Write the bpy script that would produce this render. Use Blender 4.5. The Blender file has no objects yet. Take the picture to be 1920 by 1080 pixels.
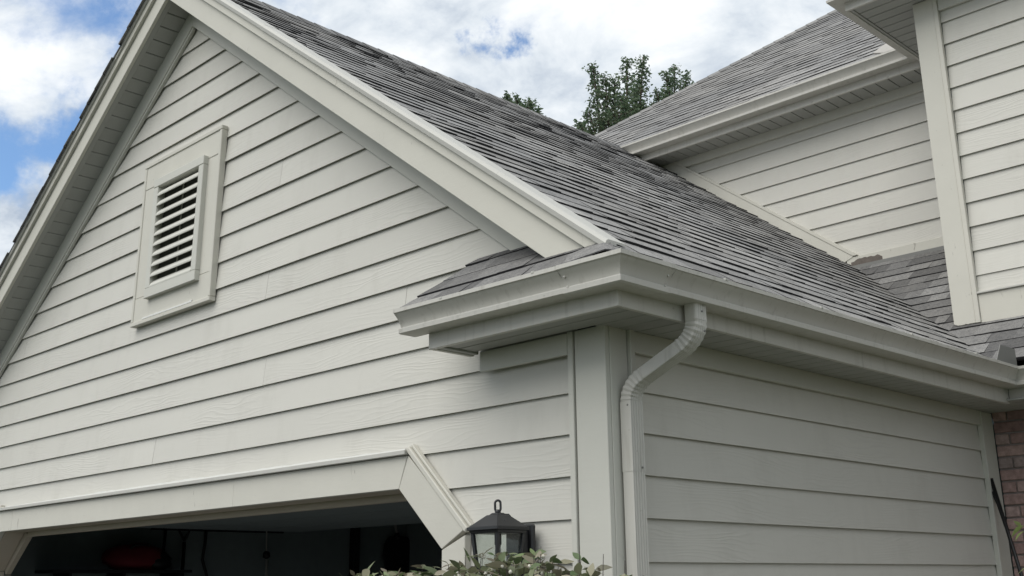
import bpy, bmesh, math, random
from mathutils import Vector, Matrix, noise
random.seed(7)
sc = bpy.context.scene
col = sc.collection

# ------------------------------------------------------------------ camera
CAM = Vector((2.6569, -3.1227, 1.70))
cam_d = bpy.data.cameras.new('camera'); cam = bpy.data.objects.new('camera', cam_d); col.objects.link(cam)
right = Vector((0.7115113, 0.7025577, -0.0128206)); up = Vector((0.2197401, -0.2051361, 0.9537471)); fwd = Vector((-0.6674324, 0.6814190, 0.3003367))
cam.matrix_world = Matrix(((right.x, up.x, -fwd.x, CAM.x), (right.y, up.y, -fwd.y, CAM.y), (right.z, up.z, -fwd.z, CAM.z), (0, 0, 0, 1)))
cam_d.sensor_width = 36.0; cam_d.lens = 2079.28 / 1920 * 36
cam_d.shift_x = -31.54 / 1920; cam_d.shift_y = -96.24 / 1920
cam_d.clip_start = 0.05; cam_d.clip_end = 3000
sc.camera = cam
sc.render.resolution_x = 1024; sc.render.resolution_y = 576

# ------------------------------------------------------------------ sky, sun, exposure
SUN_TO = Vector((-0.10, -0.63, 0.85)).normalized()
sun_el = math.asin(SUN_TO.z); sun_az = math.atan2(SUN_TO.x, SUN_TO.y)
world = bpy.data.worlds.new('World'); sc.world = world; world.use_nodes = True
wn, wl = world.node_tree.nodes, world.node_tree.links
for n in list(wn): wn.remove(n)
def N(tree, typ, **kw):
    n = tree.nodes.new(typ)
    for k, v in kw.items(): setattr(n, k, v)
    return n
WT = world.node_tree
sky = N(WT, 'ShaderNodeTexSky', sky_type='NISHITA', sun_disc=False)
sky.sun_elevation = sun_el; sky.sun_rotation = sun_az; sky.air_density = 1.0; sky.dust_density = 0.6; sky.ozone_density = 1.6
tc = N(WT, 'ShaderNodeTexCoord')
def wmath(op, a, b=None, c=None, clamp=False):
    n = N(WT, 'ShaderNodeMath', operation=op, use_clamp=clamp)
    for i, v in enumerate((a, b, c)):
        if v is None: continue
        if isinstance(v, (int, float)): n.inputs[i].default_value = v
        else: wl.new(v, n.inputs[i])
    return n.outputs[0]
sep = N(WT, 'ShaderNodeSeparateXYZ'); wl.new(tc.outputs['Generated'], sep.inputs[0])
zz = wmath('ADD', wmath('MAXIMUM', sep.outputs[2], 0.0), 0.22)
comb = N(WT, 'ShaderNodeCombineXYZ')
wl.new(wmath('DIVIDE', sep.outputs[0], zz), comb.inputs[0]); wl.new(wmath('DIVIDE', sep.outputs[1], zz), comb.inputs[1])
def wnoise(scale, detail, rough, dist=0.0, off=(0, 0, 0)):
    mp = N(WT, 'ShaderNodeMapping'); mp.inputs['Location'].default_value = off
    wl.new(comb.outputs[0], mp.inputs[0])
    n = N(WT, 'ShaderNodeTexNoise'); n.inputs['Scale'].default_value = scale; n.inputs['Detail'].default_value = detail
    n.inputs['Roughness'].default_value = rough; n.inputs['Distortion'].default_value = dist
    wl.new(mp.outputs[0], n.inputs['Vector']); return n.outputs[0]
cover_n = wnoise(2.6, 9, 0.58, 0.25, (3.1, 1.7, 0.4))
cover = wmath('ADD', cover_n, 0.25)
# breaks in the cloud deck: directions of the blue gaps
gaps = [((-0.893, 0.298, 0.345), 0.042, 0.40), ((-0.868, 0.345, 0.358), 0.030, 0.30), ((-0.832, 0.318, 0.458), 0.055, 0.27), ((-0.815, 0.362, 0.446), 0.035, 0.20),
        ((-0.735, 0.476, 0.483), 0.040, 0.27), ((-0.639, 0.619, 0.456), 0.020, 0.34), ((-0.650, 0.606, 0.454), 0.02, 0.10), ((-0.640, 0.650, 0.415), 0.03, 0.10), ((-0.619, 0.615, 0.489), 0.025, 0.14), 
        ((0.55, 0.65, 0.52), 0.22, 0.22), ((0.2, -0.6, 0.77), 0.2, 0.20), ((-0.6, -0.55, 0.58), 0.2, 0.18), ((0.75, -0.3, 0.58), 0.25, 0.2)]
wofs = N(WT, 'ShaderNodeTexNoise'); wofs.inputs['Scale'].default_value = 9.0; wofs.inputs['Detail'].default_value = 7; wofs.inputs['Roughness'].default_value = 0.62; wl.new(tc.outputs['Generated'], wofs.inputs['Vector'])
w1 = N(WT, 'ShaderNodeVectorMath', operation='SUBTRACT'); wl.new(wofs.outputs['Color'], w1.inputs[0]); w1.inputs[1].default_value = (0.5, 0.5, 0.5)
w2 = N(WT, 'ShaderNodeVectorMath', operation='MULTIPLY_ADD'); wl.new(w1.outputs[0], w2.inputs[0]); w2.inputs[1].default_value = (0.16, 0.16, 0.16); wl.new(tc.outputs['Generated'], w2.inputs[2])
for d, w, a in gaps:
    d = Vector(d).normalized()
    vs = N(WT, 'ShaderNodeVectorMath', operation='DISTANCE'); wl.new(w2.outputs[0], vs.inputs[0]); vs.inputs[1].default_value = d
    g = wmath('POWER', 2.718, wmath('MULTIPLY', wmath('POWER', wmath('DIVIDE', vs.outputs['Value'], w), 2.0), -1.0))
    cover = wmath('SUBTRACT', cover, wmath('MULTIPLY', g, a))
dens = N(WT, 'ShaderNodeMapRange', interpolation_type='SMOOTHSTEP'); wl.new(cover, dens.inputs[0])
dens.inputs[1].default_value = 0.36; dens.inputs[2].default_value = 0.66
shade_n = wnoise(1.7, 7, 0.55, 0.4, (7.3, 2.2, 5.1))
shade2 = wnoise(6.0, 6, 0.6, 0.3, (1.3, 8.2, 2.1))
sh = wmath('ADD', wmath('MULTIPLY', shade_n, 0.55), wmath('MULTIPLY', shade2, 0.45))
ramp = N(WT, 'ShaderNodeValToRGB'); wl.new(sh, ramp.inputs[0])
ramp.color_ramp.elements[0].position = 0.41; ramp.color_ramp.elements[0].color = (4.1, 4.8, 5.8, 1)
ramp.color_ramp.elements[1].position = 0.60; ramp.color_ramp.elements[1].color = (9.5, 9.7, 9.8, 1)
e = ramp.color_ramp.elements.new(0.50); e.color = (6.9, 7.45, 8.0, 1)
skyg = N(WT, 'ShaderNodeMix', data_type='RGBA', blend_type='MULTIPLY'); skyg.inputs[0].default_value = 1.0
wl.new(sky.outputs[0], skyg.inputs[6]); skyg.inputs[7].default_value = (1.3, 1.5, 1.65, 1)
mixc = N(WT, 'ShaderNodeMix', data_type='RGBA'); wl.new(dens.outputs[0], mixc.inputs[0]); wl.new(skyg.outputs[2], mixc.inputs[6]); wl.new(ramp.outputs[0], mixc.inputs[7])
bg = N(WT, 'ShaderNodeBackground'); wl.new(mixc.outputs[2], bg.inputs[0]); bg.inputs[1].default_value = 0.065
wo = N(WT, 'ShaderNodeOutputWorld'); wl.new(bg.outputs[0], wo.inputs[0])

sun_d = bpy.data.lights.new('sun', 'SUN'); sun = bpy.data.objects.new('sun', sun_d); col.objects.link(sun)
sun_d.energy = 1.5; sun_d.angle = math.radians(60); sun_d.color = (1.0, 0.965, 0.90)
sun.rotation_euler = (-SUN_TO).to_track_quat('-Z', 'Y').to_euler(); sun.location = (-8, -12, 16)
sc.view_settings.view_transform = 'Standard'; sc.view_settings.look = 'None'
sc.view_settings.exposure = 0.80; sc.view_settings.gamma = 1.0; sc.view_settings.use_curve_mapping = False

# ------------------------------------------------------------------ materials
def mat(name, rough=0.6, spec=0.4):
    m = bpy.data.materials.new(name); m.use_nodes = True
    b = m.node_tree.nodes['Principled BSDF']; b.inputs['Roughness'].default_value = rough
    b.inputs['Specular IOR Level'].default_value = spec
    return m, m.node_tree, b
def tnoise(T, vec, scale, detail=4, rough=0.55, dist=0.0):
    n = N(T, 'ShaderNodeTexNoise'); n.inputs['Scale'].default_value = scale; n.inputs['Detail'].default_value = detail
    n.inputs['Roughness'].default_value = rough; n.inputs['Distortion'].default_value = dist
    if vec is not None: T.links.new(vec, n.inputs['Vector'])
    return n.outputs[0]
def tramp(T, fac, stops):
    r = N(T, 'ShaderNodeValToRGB'); T.links.new(fac, r.inputs[0]); el = r.color_ramp.elements
    while len(el) < len(stops): el.new(0.5)
    for e_, (p_, c_) in zip(el, stops): e_.position = p_; e_.color = (*c_, 1) if len(c_) == 3 else c_
    return r.outputs[0]
def tmath(T, op, a, b=None, clamp=False):
    n = N(T, 'ShaderNodeMath', operation=op, use_clamp=clamp)
    for i, v in enumerate((a, b)):
        if v is None: continue
        if isinstance(v, (int, float)): n.inputs[i].default_value = v
        else: T.links.new(v, n.inputs[i])
    return n.outputs[0]
def tmix(T, fac, a, b, mode='MIX'):
    n = N(T, 'ShaderNodeMix', data_type='RGBA', blend_type=mode)
    for i, v in ((0, fac), (6, a), (7, b)):
        if isinstance(v, (int, float)): n.inputs[i].default_value = v
        elif isinstance(v, tuple): n.inputs[i].default_value = (*v, 1) if len(v) == 3 else v
        else: T.links.new(v, n.inputs[i])
    return n.outputs[2]
def tbump(T, b, h, strength, dist):
    n = N(T, 'ShaderNodeBump'); n.inputs['Strength'].default_value = strength; n.inputs['Distance'].default_value = dist
    T.links.new(h, n.inputs['Height']); T.links.new(n.outputs[0], b.inputs['Normal'])
def objvec(T, scale, rnd=True):
    """local coordinates, shifted by a different amount for every object"""
    t = N(T, 'ShaderNodeTexCoord'); v = t.outputs['Object']
    if rnd:
        oi = N(T, 'ShaderNodeObjectInfo'); c = N(T, 'ShaderNodeCombineXYZ')
        T.links.new(tmath(T, 'MULTIPLY', oi.outputs['Random'], 37.0), c.inputs[0]); T.links.new(tmath(T, 'MULTIPLY', oi.outputs['Random'], 11.3), c.inputs[2])
        a = N(T, 'ShaderNodeVectorMath', operation='ADD'); T.links.new(v, a.inputs[0]); T.links.new(c.outputs[0], a.inputs[1]); v = a.outputs[0]
    m = N(T, 'ShaderNodeVectorMath', operation='MULTIPLY'); T.links.new(v, m.inputs[0]); m.inputs[1].default_value = scale
    return m.outputs[0]

PAINT = (0.580, 0.566, 0.517)
def make_siding():
    m, T, b = mat('siding_paint', 0.55, 0.35)
    # cathedral grain: bands across the board bent by slow noise along it
    warp = tnoise(T, objvec(T, (1.1, 1, 7.0)), 1.0, 3, 0.5)
    fine = tnoise(T, objvec(T, (5, 1, 60.0)), 1.0, 4, 0.6)
    t = N(T, 'ShaderNodeTexCoord'); s_ = N(T, 'ShaderNodeSeparateXYZ'); T.links.new(objvec(T, (1, 1, 1)), s_.inputs[0])
    ph = tmath(T, 'ADD', tmath(T, 'MULTIPLY', s_.outputs[2], 300.0), tmath(T, 'MULTIPLY', warp, 75.0))
    band = tmath(T, 'POWER', tmath(T, 'MULTIPLY', tmath(T, 'ADD', tmath(T, 'SINE', ph), 1.0), 0.5), 2.5)
    mask = tramp(T, tnoise(T, objvec(T, (0.9, 1, 2.5)), 1.3, 2), [(0.42, (0.05,) * 3), (0.62, (1,) * 3)])
    h = tmath(T, 'ADD', tmath(T, 'MULTIPLY', tmath(T, 'MULTIPLY', band, mask), 0.75), tmath(T, 'MULTIPLY', fine, 0.5))
    tbump(T, b, h, 0.42, 0.0018)
    blot = tnoise(T, objvec(T, (1.2, 1, 3)), 1.0, 5, 0.6)
    oi = N(T, 'ShaderNodeObjectInfo')
    c = tmix(T, tmath(T, 'ADD', tmath(T, 'MULTIPLY', blot, 0.65), tmath(T, 'MULTIPLY', oi.outputs['Random'], 0.35)), tuple(v * 0.90 for v in PAINT), tuple(min(1, v * 1.08) for v in PAINT))
    drt = tramp(T, tnoise(T, objvec(T, (3.5, 3, 1.1)), 1.0, 6, 0.7), [(0.52, (0,) * 3), (0.75, (1,) * 3)])
    c = tmix(T, tmath(T, 'MULTIPLY', drt, 0.22), c, (0.36, 0.345, 0.30))
    speck = tramp(T, tnoise(T, objvec(T, (9, 9, 9)), 1.0, 3), [(0.76, (0,) * 3), (0.80, (1,) * 3)])
    c = tmix(T, tmath(T, 'MULTIPLY', speck, 0.25), c, (0.30, 0.29, 0.26))
    gr = tmath(T, 'MULTIPLY', tmath(T, 'MULTIPLY', band, mask), 0.10)
    c = tmix(T, gr, c, (0.42, 0.41, 0.38))
    T.links.new(c, b.inputs['Base Color']); return m
M = {}
M['siding'] = make_siding()
def make_trim(name, base, scuff=0.5, rough=0.55, cracks=True):
    m, T, b = mat(name, rough, 0.35)
    blot = tnoise(T, objvec(T, (2, 2, 2)), 1.3, 6, 0.62)
    c = tmix(T, blot, tuple(v * 0.90 for v in base), tuple(min(1, v * 1.07) for v in base))
    sp = tnoise(T, objvec(T, (16, 9, 5)), 1.7, 5, 0.65, 0.8)
    sc_ = tramp(T, sp, [(0.65, (0,) * 3), (0.72, (1,) * 3)])
    c = tmix(T, tmath(T, 'MULTIPLY', sc_, scuff), c, (0.30, 0.285, 0.25))
    T.links.new(c, b.inputs['Base Color'])
    h = tmath(T, 'ADD', tnoise(T, objvec(T, (6, 20, 30)), 2.0, 5, 0.6), tmath(T, 'MULTIPLY', tnoise(T, objvec(T, (30, 30, 30)), 3.0, 3), 0.4))
    tbump(T, b, h, 0.35, 0.0015); return m
M['trim'] = make_trim('trim_paint', (0.568, 0.552, 0.490))
M['trim_plain'] = make_trim('trim_paint_clean', (0.555, 0.550, 0.498), 0.15)
M['worn'] = make_trim('trim_paint_worn', (0.575, 0.560, 0.500), 0.9, 0.7)
M['jamb'] = make_trim('jamb_paint', (0.46, 0.41, 0.33), 0.2)
def make_gutter():
    m, T, b = mat('gutter_enamel', 0.4, 0.4); base = (0.545, 0.530, 0.487)
    blot = tnoise(T, objvec(T, (2, 2, 2)), 1.3, 6, 0.62)
    c = tmix(T, blot, tuple(v * 0.88 for v in base), tuple(v * 1.06 for v in base))
    st = tramp(T, tnoise(T, objvec(T, (26, 26, 2.2)), 1.0, 5, 0.65), [(0.54, (0,) * 3), (0.74, (1,) * 3)])     # drip streaks
    c = tmix(T, tmath(T, 'MULTIPLY', st, 0.42), c, (0.28, 0.265, 0.225))
    sp = tramp(T, tnoise(T, objvec(T, (30, 30, 30)), 1.0, 4, 0.6), [(0.68, (0,) * 3), (0.73, (1,) * 3)])
    c = tmix(T, tmath(T, 'MULTIPLY', sp, 0.45), c, (0.22, 0.21, 0.18)); T.links.new(c, b.inputs['Base Color'])
    T.links.new(tramp(T, blot, [(0.3, (0.32,) * 3), (0.7, (0.55,) * 3)]), b.inputs['Roughness'])
    h = tmath(T, 'ADD', tnoise(T, objvec(T, (4, 4, 9)), 1.0, 2, 0.5), tmath(T, 'MULTIPLY', tnoise(T, objvec(T, (60, 60, 60)), 1.0, 3), 0.06))
    tbump(T, b, h, 0.3, 0.004); return m
M['gutter'] = make_gutter()
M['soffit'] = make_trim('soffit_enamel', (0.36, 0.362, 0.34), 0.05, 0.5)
M['white_metal'] = make_trim('drip_edge_enamel', (0.49, 0.483, 0.447), 0.25, 0.6)
M['caulk'] = make_trim('white_caulk', (0.70, 0.70, 0.67), 0.3, 0.7)
M['old_metal'] = make_trim('dull_flashing', (0.20, 0.20, 0.19), 0.5, 0.45)

def make_shingle(name, lo, hi):
    m, T, b = mat(name, 0.9, 0.2)
    at = N(T, 'ShaderNodeAttribute'); at.attribute_name = 'tone'
    t = N(T, 'ShaderNodeTexCoord'); gm = N(T, 'ShaderNodeNewGeometry')
    g = tnoise(T, gm.outputs['Position'], 130.0, 3, 0.75)
    g2 = tnoise(T, gm.outputs['Position'], 38.0, 4, 0.7)
    c = tmix(T, at.outputs['Fac'], lo, hi)
    gg = tramp(T, tmath(T, 'ADD', tmath(T, 'MULTIPLY', g, 0.6), tmath(T, 'MULTIPLY', g2, 0.4)), [(0.32, (0.50, 0.50, 0.52)), (0.5, (1, 1, 1)), (0.68, (1.5, 1.47, 1.42))])
    c = tmix(T, 1.0, c, gg, 'MULTIPLY')
    stain = tnoise(T, gm.outputs['Position'], 1.3, 4, 0.6)
    c = tmix(T, tramp(T, stain, [(0.35, (0.0,) * 3), (0.7, (0.45,) * 3)]), c, tmix(T, 1.0, c, (1.25, 1.2, 1.12), 'MULTIPLY'))
    T.links.new(c, b.inputs['Base Color']); tbump(T, b, g, 0.5, 0.003); return m
M['shingle'] = make_shingle('asphalt_shingle', (0.008, 0.008, 0.011), (0.47, 0.468, 0.462))
def flat(name, c, rough=0.7, spec=0.3, metal=0.0, var=0.12, scale=12):
    m, T, b = mat(name, rough, spec); b.inputs['Metallic'].default_value = metal
    n = tnoise(T, objvec(T, (1, 1, 1)), scale, 4, 0.6)
    T.links.new(tmix(T, n, tuple(v * (1 - var) for v in c), tuple(v * (1 + var) for v in c)), b.inputs['Base Color']); return m
M['deck'] = flat('roof_deck', (0.03, 0.03, 0.032))
M['black_metal'] = flat('lantern_black', (0.018, 0.019, 0.021), 0.42, 0.5)
M['pole_black'] = flat('pole_black', (0.012, 0.012, 0.013), 0.4, 0.5)
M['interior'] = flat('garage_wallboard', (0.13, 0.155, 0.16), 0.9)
M['vent_screen'] = flat('vent_screen', (0.13, 0.13, 0.12), 0.8)
M['darkstuff'] = flat('dark_plastic_groove_shade', (0.008, 0.008, 0.009), 0.5)  # dark garage items; also the painted shade in the soffit grooves
M['grey_handle'] = flat('grey_handle', (0.22, 0.22, 0.21), 0.5)
M['red'] = flat('red_fabric', (0.10, 0.008, 0.013), 0.8)
M['bare_wood'] = flat('bare_weathered_wood', (0.15, 0.13, 0.115), 0.85, 0.2, 0, 0.4, 40)
M['mortar'] = flat('mortar', (0.30, 0.26, 0.245), 0.95)
M['patch'] = flat('valley_metal', (0.36, 0.34, 0.31), 0.5)
M['concrete'] = flat('concrete', (0.36, 0.35, 0.33), 0.9, 0.2, 0, 0.15, 3)
M['asphalt'] = flat('asphalt_drive', (0.05, 0.05, 0.052), 0.9, 0.2, 0, 0.2, 60)
M['soil'] = flat('lawn_ground', (0.045, 0.062, 0.026), 0.95, 0.1, 0, 0.35, 2)
M['bark'] = flat('bark', (0.09, 0.07, 0.055), 0.9)
M['twig'] = flat('dark_twig', (0.03, 0.024, 0.02), 0.8)
M['bud'] = flat('pale_bud', (0.62, 0.60, 0.52), 0.6)
M['bulb'] = flat('clear_bulb', (0.55, 0.55, 0.52), 0.2)
def make_brick():
    m, T, b = mat('brick', 0.9, 0.2)
    oi = N(T, 'ShaderNodeObjectInfo')
    c = tramp(T, oi.outputs['Random'], [(0.0, (0.26, 0.17, 0.16)), (0.35, (0.37, 0.25, 0.23)), (0.7, (0.43, 0.30, 0.275)), (1.0, (0.31, 0.25, 0.24))])
    n = tnoise(T, objvec(T, (1, 1, 1)), 30, 5, 0.7)
    c = tmix(T, 1.0, c, tramp(T, n, [(0.3, (0.65,) * 3), (0.7, (1.3,) * 3)]), 'MULTIPLY')
    T.links.new(c, b.inputs['Base Color']); tbump(T, b, n, 0.6, 0.004); return m
M['brick'] = make_brick()
def make_far_brick():
    m, T, b = mat('brickwork_far', 0.9, 0.2)
    t = N(T, 'ShaderNodeTexCoord'); mp = N(T, 'ShaderNodeMapping'); mp.inputs['Rotation'].default_value = (math.pi / 2, 0, 0)
    T.links.new(t.outputs['Object'], mp.inputs[0])
    br = N(T, 'ShaderNodeTexBrick'); T.links.new(mp.outputs[0], br.inputs[0]); br.inputs['Scale'].default_value = 1.0
    br.inputs['Brick Width'].default_value = 0.213; br.inputs['Row Height'].default_value = 0.0677; br.inputs['Mortar Size'].default_value = 0.005
    br.inputs['Color1'].default_value = (0.16, 0.085, 0.072, 1); br.inputs['Color2'].default_value = (0.12, 0.07, 0.06, 1); br.inputs['Mortar'].default_value = (0.20, 0.185, 0.175, 1)
    T.links.new(br.outputs[0], b.inputs['Base Color']); return m
M['far_brick'] = make_far_brick()
def make_glass():
    m, T, b = mat('lantern_glass', 0.03, 0.5)
    for n in list(T.nodes):
        if n.type != 'OUTPUT_MATERIAL': T.nodes.remove(n)
    out = [n for n in T.nodes if n.type == 'OUTPUT_MATERIAL'][0]
    tr = N(T, 'ShaderNodeBsdfTransparent'); tr.inputs[0].default_value = (0.90, 0.92, 0.91, 1)
    gl = N(T, 'ShaderNodeBsdfGlossy'); gl.inputs['Roughness'].default_value = 0.02
    lw = N(T, 'ShaderNodeLayerWeight'); lw.inputs[0].default_value = 0.5
    fr = N(T, 'ShaderNodeMath', operation='MULTIPLY_ADD'); T.links.new(tmath(T, 'POWER', lw.outputs['Facing'], 4.0), fr.inputs[0]); fr.inputs[1].default_value = 0.5; fr.inputs[2].default_value = 0.035
    mx = N(T, 'ShaderNodeMixShader'); T.links.new(fr.outputs[0], mx.inputs[0]); T.links.new(tr.outputs[0], mx.inputs[1]); T.links.new(gl.outputs[0], mx.inputs[2])
    T.links.new(mx.outputs[0], out.inputs[0]); return m
M['glass'] = make_glass()
def make_leaf(name, stops, trans=0.25, rough=0.5, use_attr=True):
    m, T, b = mat(name, rough, 0.35)
    if use_attr:
        at = N(T, 'ShaderNodeAttribute'); at.attribute_name = 'tone'; f_ = at.outputs['Fac']
    else:
        oi = N(T, 'ShaderNodeObjectInfo'); f_ = oi.outputs['Random']
    c = tramp(T, f_, stops); T.links.new(c, b.inputs['Base Color'])
    out = [n for n in T.nodes if n.type == 'OUTPUT_MATERIAL'][0]
    tl = N(T, 'ShaderNodeBsdfTranslucent'); T.links.new(c, tl.inputs[0])
    mx = N(T, 'ShaderNodeMixShader'); mx.inputs[0].default_value = trans
    T.links.new(b.outputs[0], mx.inputs[1]); T.links.new(tl.outputs[0], mx.inputs[2]); T.links.new(mx.outputs[0], out.inputs[0])
    return m
TREE_STOPS = [(0.0, (0.075, 0.12, 0.075)), (0.5, (0.125, 0.185, 0.105)), (1.0, (0.19, 0.24, 0.145))]
BUSH_STOPS = [(0.0, (0.17, 0.14, 0.115)), (0.25, (0.08, 0.125, 0.05)), (0.5, (0.21, 0.22, 0.13)), (0.8, (0.30, 0.265, 0.20)), (1.0, (0.15, 0.21, 0.085))]
M['tree_leaf'] = make_leaf('tree_leaf', TREE_STOPS, 0.5)
M['bush_leaf'] = make_leaf('bush_leaf', BUSH_STOPS, 0.2, 0.5, True)
M['bush_leaf_obj'] = make_leaf('bush_leaf_single', BUSH_STOPS, 0.2, 0.5, False)
M['lime_leaf'] = make_leaf('lime_leaf', [(0.0, (0.34, 0.46, 0.14)), (1.0, (0.50, 0.58, 0.28))], 0.35, 0.5, False)

# ------------------------------------------------------------------ mesh helpers
WLOC = {}
def link(name, me, m, parent=None, loc=(0, 0, 0), rotz=0.0):
    o = bpy.data.objects.new(name, me); col.objects.link(o)
    if m is not None and not me.materials: me.materials.append(M[m] if isinstance(m, str) else m)
    loc = Vector(loc); WLOC[o.name] = loc.copy()
    if parent is not None:
        o.parent = parent; loc = loc - WLOC[parent.name]
    o.location = loc; o.rotation_euler = (0, 0, rotz)
    return o
def empty(name, loc=(0, 0, 0)):
    o = bpy.data.objects.new(name, None); col.objects.link(o); o.location = loc; o.empty_display_size = 0.2
    WLOC[o.name] = Vector(loc); return o
def tag(o, label=None, cat=None, group=None, kind=None):
    if label: o['label'] = label
    if cat: o['category'] = cat
    if group: o['group'] = group
    if kind: o['kind'] = kind
    return o
def build(name, verts, faces, m, parent=None, bevel=0.0, smooth=False, center=True, seg=1, tone=None):
    vs = [Vector(v) for v in verts]
    c = Vector((0, 0, 0))
    if center and vs:
        lo = Vector([min(v[i] for v in vs) for i in range(3)]); hi = Vector([max(v[i] for v in vs) for i in range(3)]); c = (lo + hi) / 2
    me = bpy.data.meshes.new(name); me.from_pydata([v - c for v in vs], [], faces)
    if tone is not None:
        a = me.attributes.new('tone', 'FLOAT', 'FACE'); a.data.foreach_set('value', tone)
    else:
        bm = bmesh.new(); bm.from_mesh(me); bmesh.ops.recalc_face_normals(bm, faces=bm.faces)
        if bevel: bmesh.ops.bevel(bm, geom=[e_ for e_ in bm.edges if e_.calc_face_angle(0) > 0.5], offset=bevel, segments=seg, affect='EDGES', clamp_overlap=True)
        bm.to_mesh(me); bm.free()
    if smooth:
        for p_ in me.polygons: p_.use_smooth = True
    me.update()
    return link(name, me, m, parent, c)
def box_vf(a, b):
    (x0, y0, z0), (x1, y1, z1) = a, b
    v = [(x0, y0, z0), (x1, y0, z0), (x1, y1, z0), (x0, y1, z0), (x0, y0, z1), (x1, y0, z1), (x1, y1, z1), (x0, y1, z1)]
    return v, [(0, 3, 2, 1), (4, 5, 6, 7), (0, 1, 5, 4), (1, 2, 6, 5), (2, 3, 7, 6), (3, 0, 4, 7)]
def box(name, a, b, m, parent=None, bevel=0.002): return build(name, *box_vf(a, b), m, parent, bevel)
def prism_vf(poly, f0, f1):
    """poly: list of (a,b); f0/f1 map (a,b) to the two caps"""
    n = len(poly); v = [f0(*q) for q in poly] + [f1(*q) for q in poly]
    return v, [tuple(range(n))[::-1], tuple(range(n, 2 * n))] + [(i, (i + 1) % n, n + (i + 1) % n, n + i) for i in range(n)]
def join_vf(parts):
    V, Fc = [], []
    for v, f_ in parts:
        o = len(V); V += list(v); Fc += [tuple(i + o for i in q) for q in f_]
    return V, Fc
def xz(name, poly, y0, y1, m, parent=None, bevel=0.002):      # polygon in x,z between two y
    return build(name, *prism_vf(poly, lambda a, b: (a, y0, b), lambda a, b: (a, y1, b)), m, parent, bevel)
def yz(name, poly, x0, x1, m, parent=None, bevel=0.002):
    return build(name, *prism_vf(poly, lambda a, b: (x0, a, b), lambda a, b: (x1, a, b)), m, parent, bevel)
def clip(poly, nx, nz, c):           # keep nx*x+nz*z >= c
    out = []
    for i in range(len(poly)):
        p_, q_ = poly[i], poly[(i + 1) % len(poly)]
        dp, dq = nx * p_[0] + nz * p_[1] - c, nx * q_[0] + nz * q_[1] - c
        if dp >= 0: out.append(p_)
        if (dp > 0 and dq < 0) or (dp < 0 and dq > 0):
            t_ = dp / (dp - dq); out.append((p_[0] + (q_[0] - p_[0]) * t_, p_[1] + (q_[1] - p_[1]) * t_))
    return out
def lap_board(poly, zb, h, parent, base, side=False, t0=0.0185, t1=0.0045):
    """one clapboard: poly in (u,z); bottom edge proud by t0, top by t1"""
    if len(poly) < 3: return None
    poly = [(q[0], q[1] + (0.016 if abs(q[1] - zb - h) < 1e-6 else 0.0)) for q in poly]      # top edge runs up behind the next board
    us = [q[0] for q in poly]; zs = [q[1] for q in poly]
    if max(us) - min(us) < 0.01 or max(zs) - min(zs) < 0.01: return None
    j = random.uniform(-0.0012, 0.0012)
    uc, zc = (max(us) + min(us)) / 2, (max(zs) + min(zs)) / 2
    fr = lambda u, z: (u - uc, -(t1 + j + (t0 - t1) * (1 - (z - zb) / h)), z - zc)
    bk = lambda u, z: (u - uc, -(t1 + j + (t0 - t1) * (1 - (z - zb) / h)) + 0.0060, z - zc)
    v, f_ = prism_vf(poly, fr, bk)
    me = bpy.data.meshes.new('siding_board'); me.from_pydata(v, [], f_)
    bm = bmesh.new(); bm.from_mesh(me); bmesh.ops.recalc_face_normals(bm, faces=bm.faces); bm.to_mesh(me); bm.free()
    loc = (uc, base, zc) if not side else (base, uc, zc)
    return link('siding_board', me, 'siding', parent, loc, math.pi / 2 if side else 0.0)
def tube_vf(path, rad, seg=8, closed=False):
    V, Fc = [], []; n = len(path); P = [Vector(p_) for p_ in path]
    rads = rad if isinstance(rad, (list, tuple)) else [rad] * n
    prev = None
    for i in range(n):
        a = P[(i - 1) % n] if closed or i > 0 else P[i]; b = P[(i + 1) % n] if closed or i < n - 1 else P[i]
        t_ = (b - a).normalized()
        if prev is None: prev = t_.orthogonal().normalized()
        s_ = (prev - t_ * prev.dot(t_))
        s_ = s_.normalized() if s_.length > 1e-6 else t_.orthogonal().normalized()
        prev = s_; w = t_.cross(s_)
        for k in range(seg):
            an = 2 * math.pi * k / seg; V.append(P[i] + (s_ * math.cos(an) + w * math.sin(an)) * rads[i])
    m_ = n if closed else n - 1
    for i in range(m_):
        for k in range(seg):
            a, b = i * seg + k, i * seg + (k + 1) % seg; c, d = ((i + 1) % n) * seg + (k + 1) % seg, ((i + 1) % n) * seg + k
            Fc.append((a, b, c, d))
    if not closed: Fc += [tuple(range(seg))[::-1], tuple(range((n - 1) * seg, n * seg))]
    return V, Fc
def tube(name, path, rad, m, parent=None, seg=8, closed=False): return build(name, *tube_vf(path, rad, seg, closed), m, parent, smooth=True)

# ------------------------------------------------------------------ measured layout (metres)
S = 0.156                     # lap exposure
Z0 = 1.9335                   # a lap edge level shared by the garage walls
XR, ZR, PIT = -3.41, 5.55, 0.742
def R(x): return ZR - PIT * abs(x - XR)
D, D2 = 4.6154, 3.4414        # recessed upper wall, projecting upper wall
XL = -6.82                    # garage left corner
SOF = 2.627                   # garage soffit level
FX, FY = 0.279, -0.261        # eave fascia lines
SOF2 = 5.375                  # upper soffit level

# ------------------------------------------------------------------ ground
v, f_ = box_vf((-600, -600, -0.30), (600, 600, 0.0))
tag(build('ground', v, f_, 'soil', None), kind='structure')
tag(box('driveway', (-6.9, -14, -0.1), (-0.3, -0.02, 0.012), 'asphalt'), kind='structure')
tag(box('front_path', (1.5, -14, -0.1), (2.5, 3.2, 0.010), 'concrete'), kind='structure')

# ------------------------------------------------------------------ house
house = tag(empty('house', (0, 0, 0)), 'grey clapboard house with a gabled garage, shingle roofs and pale gutters', 'house')

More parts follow.
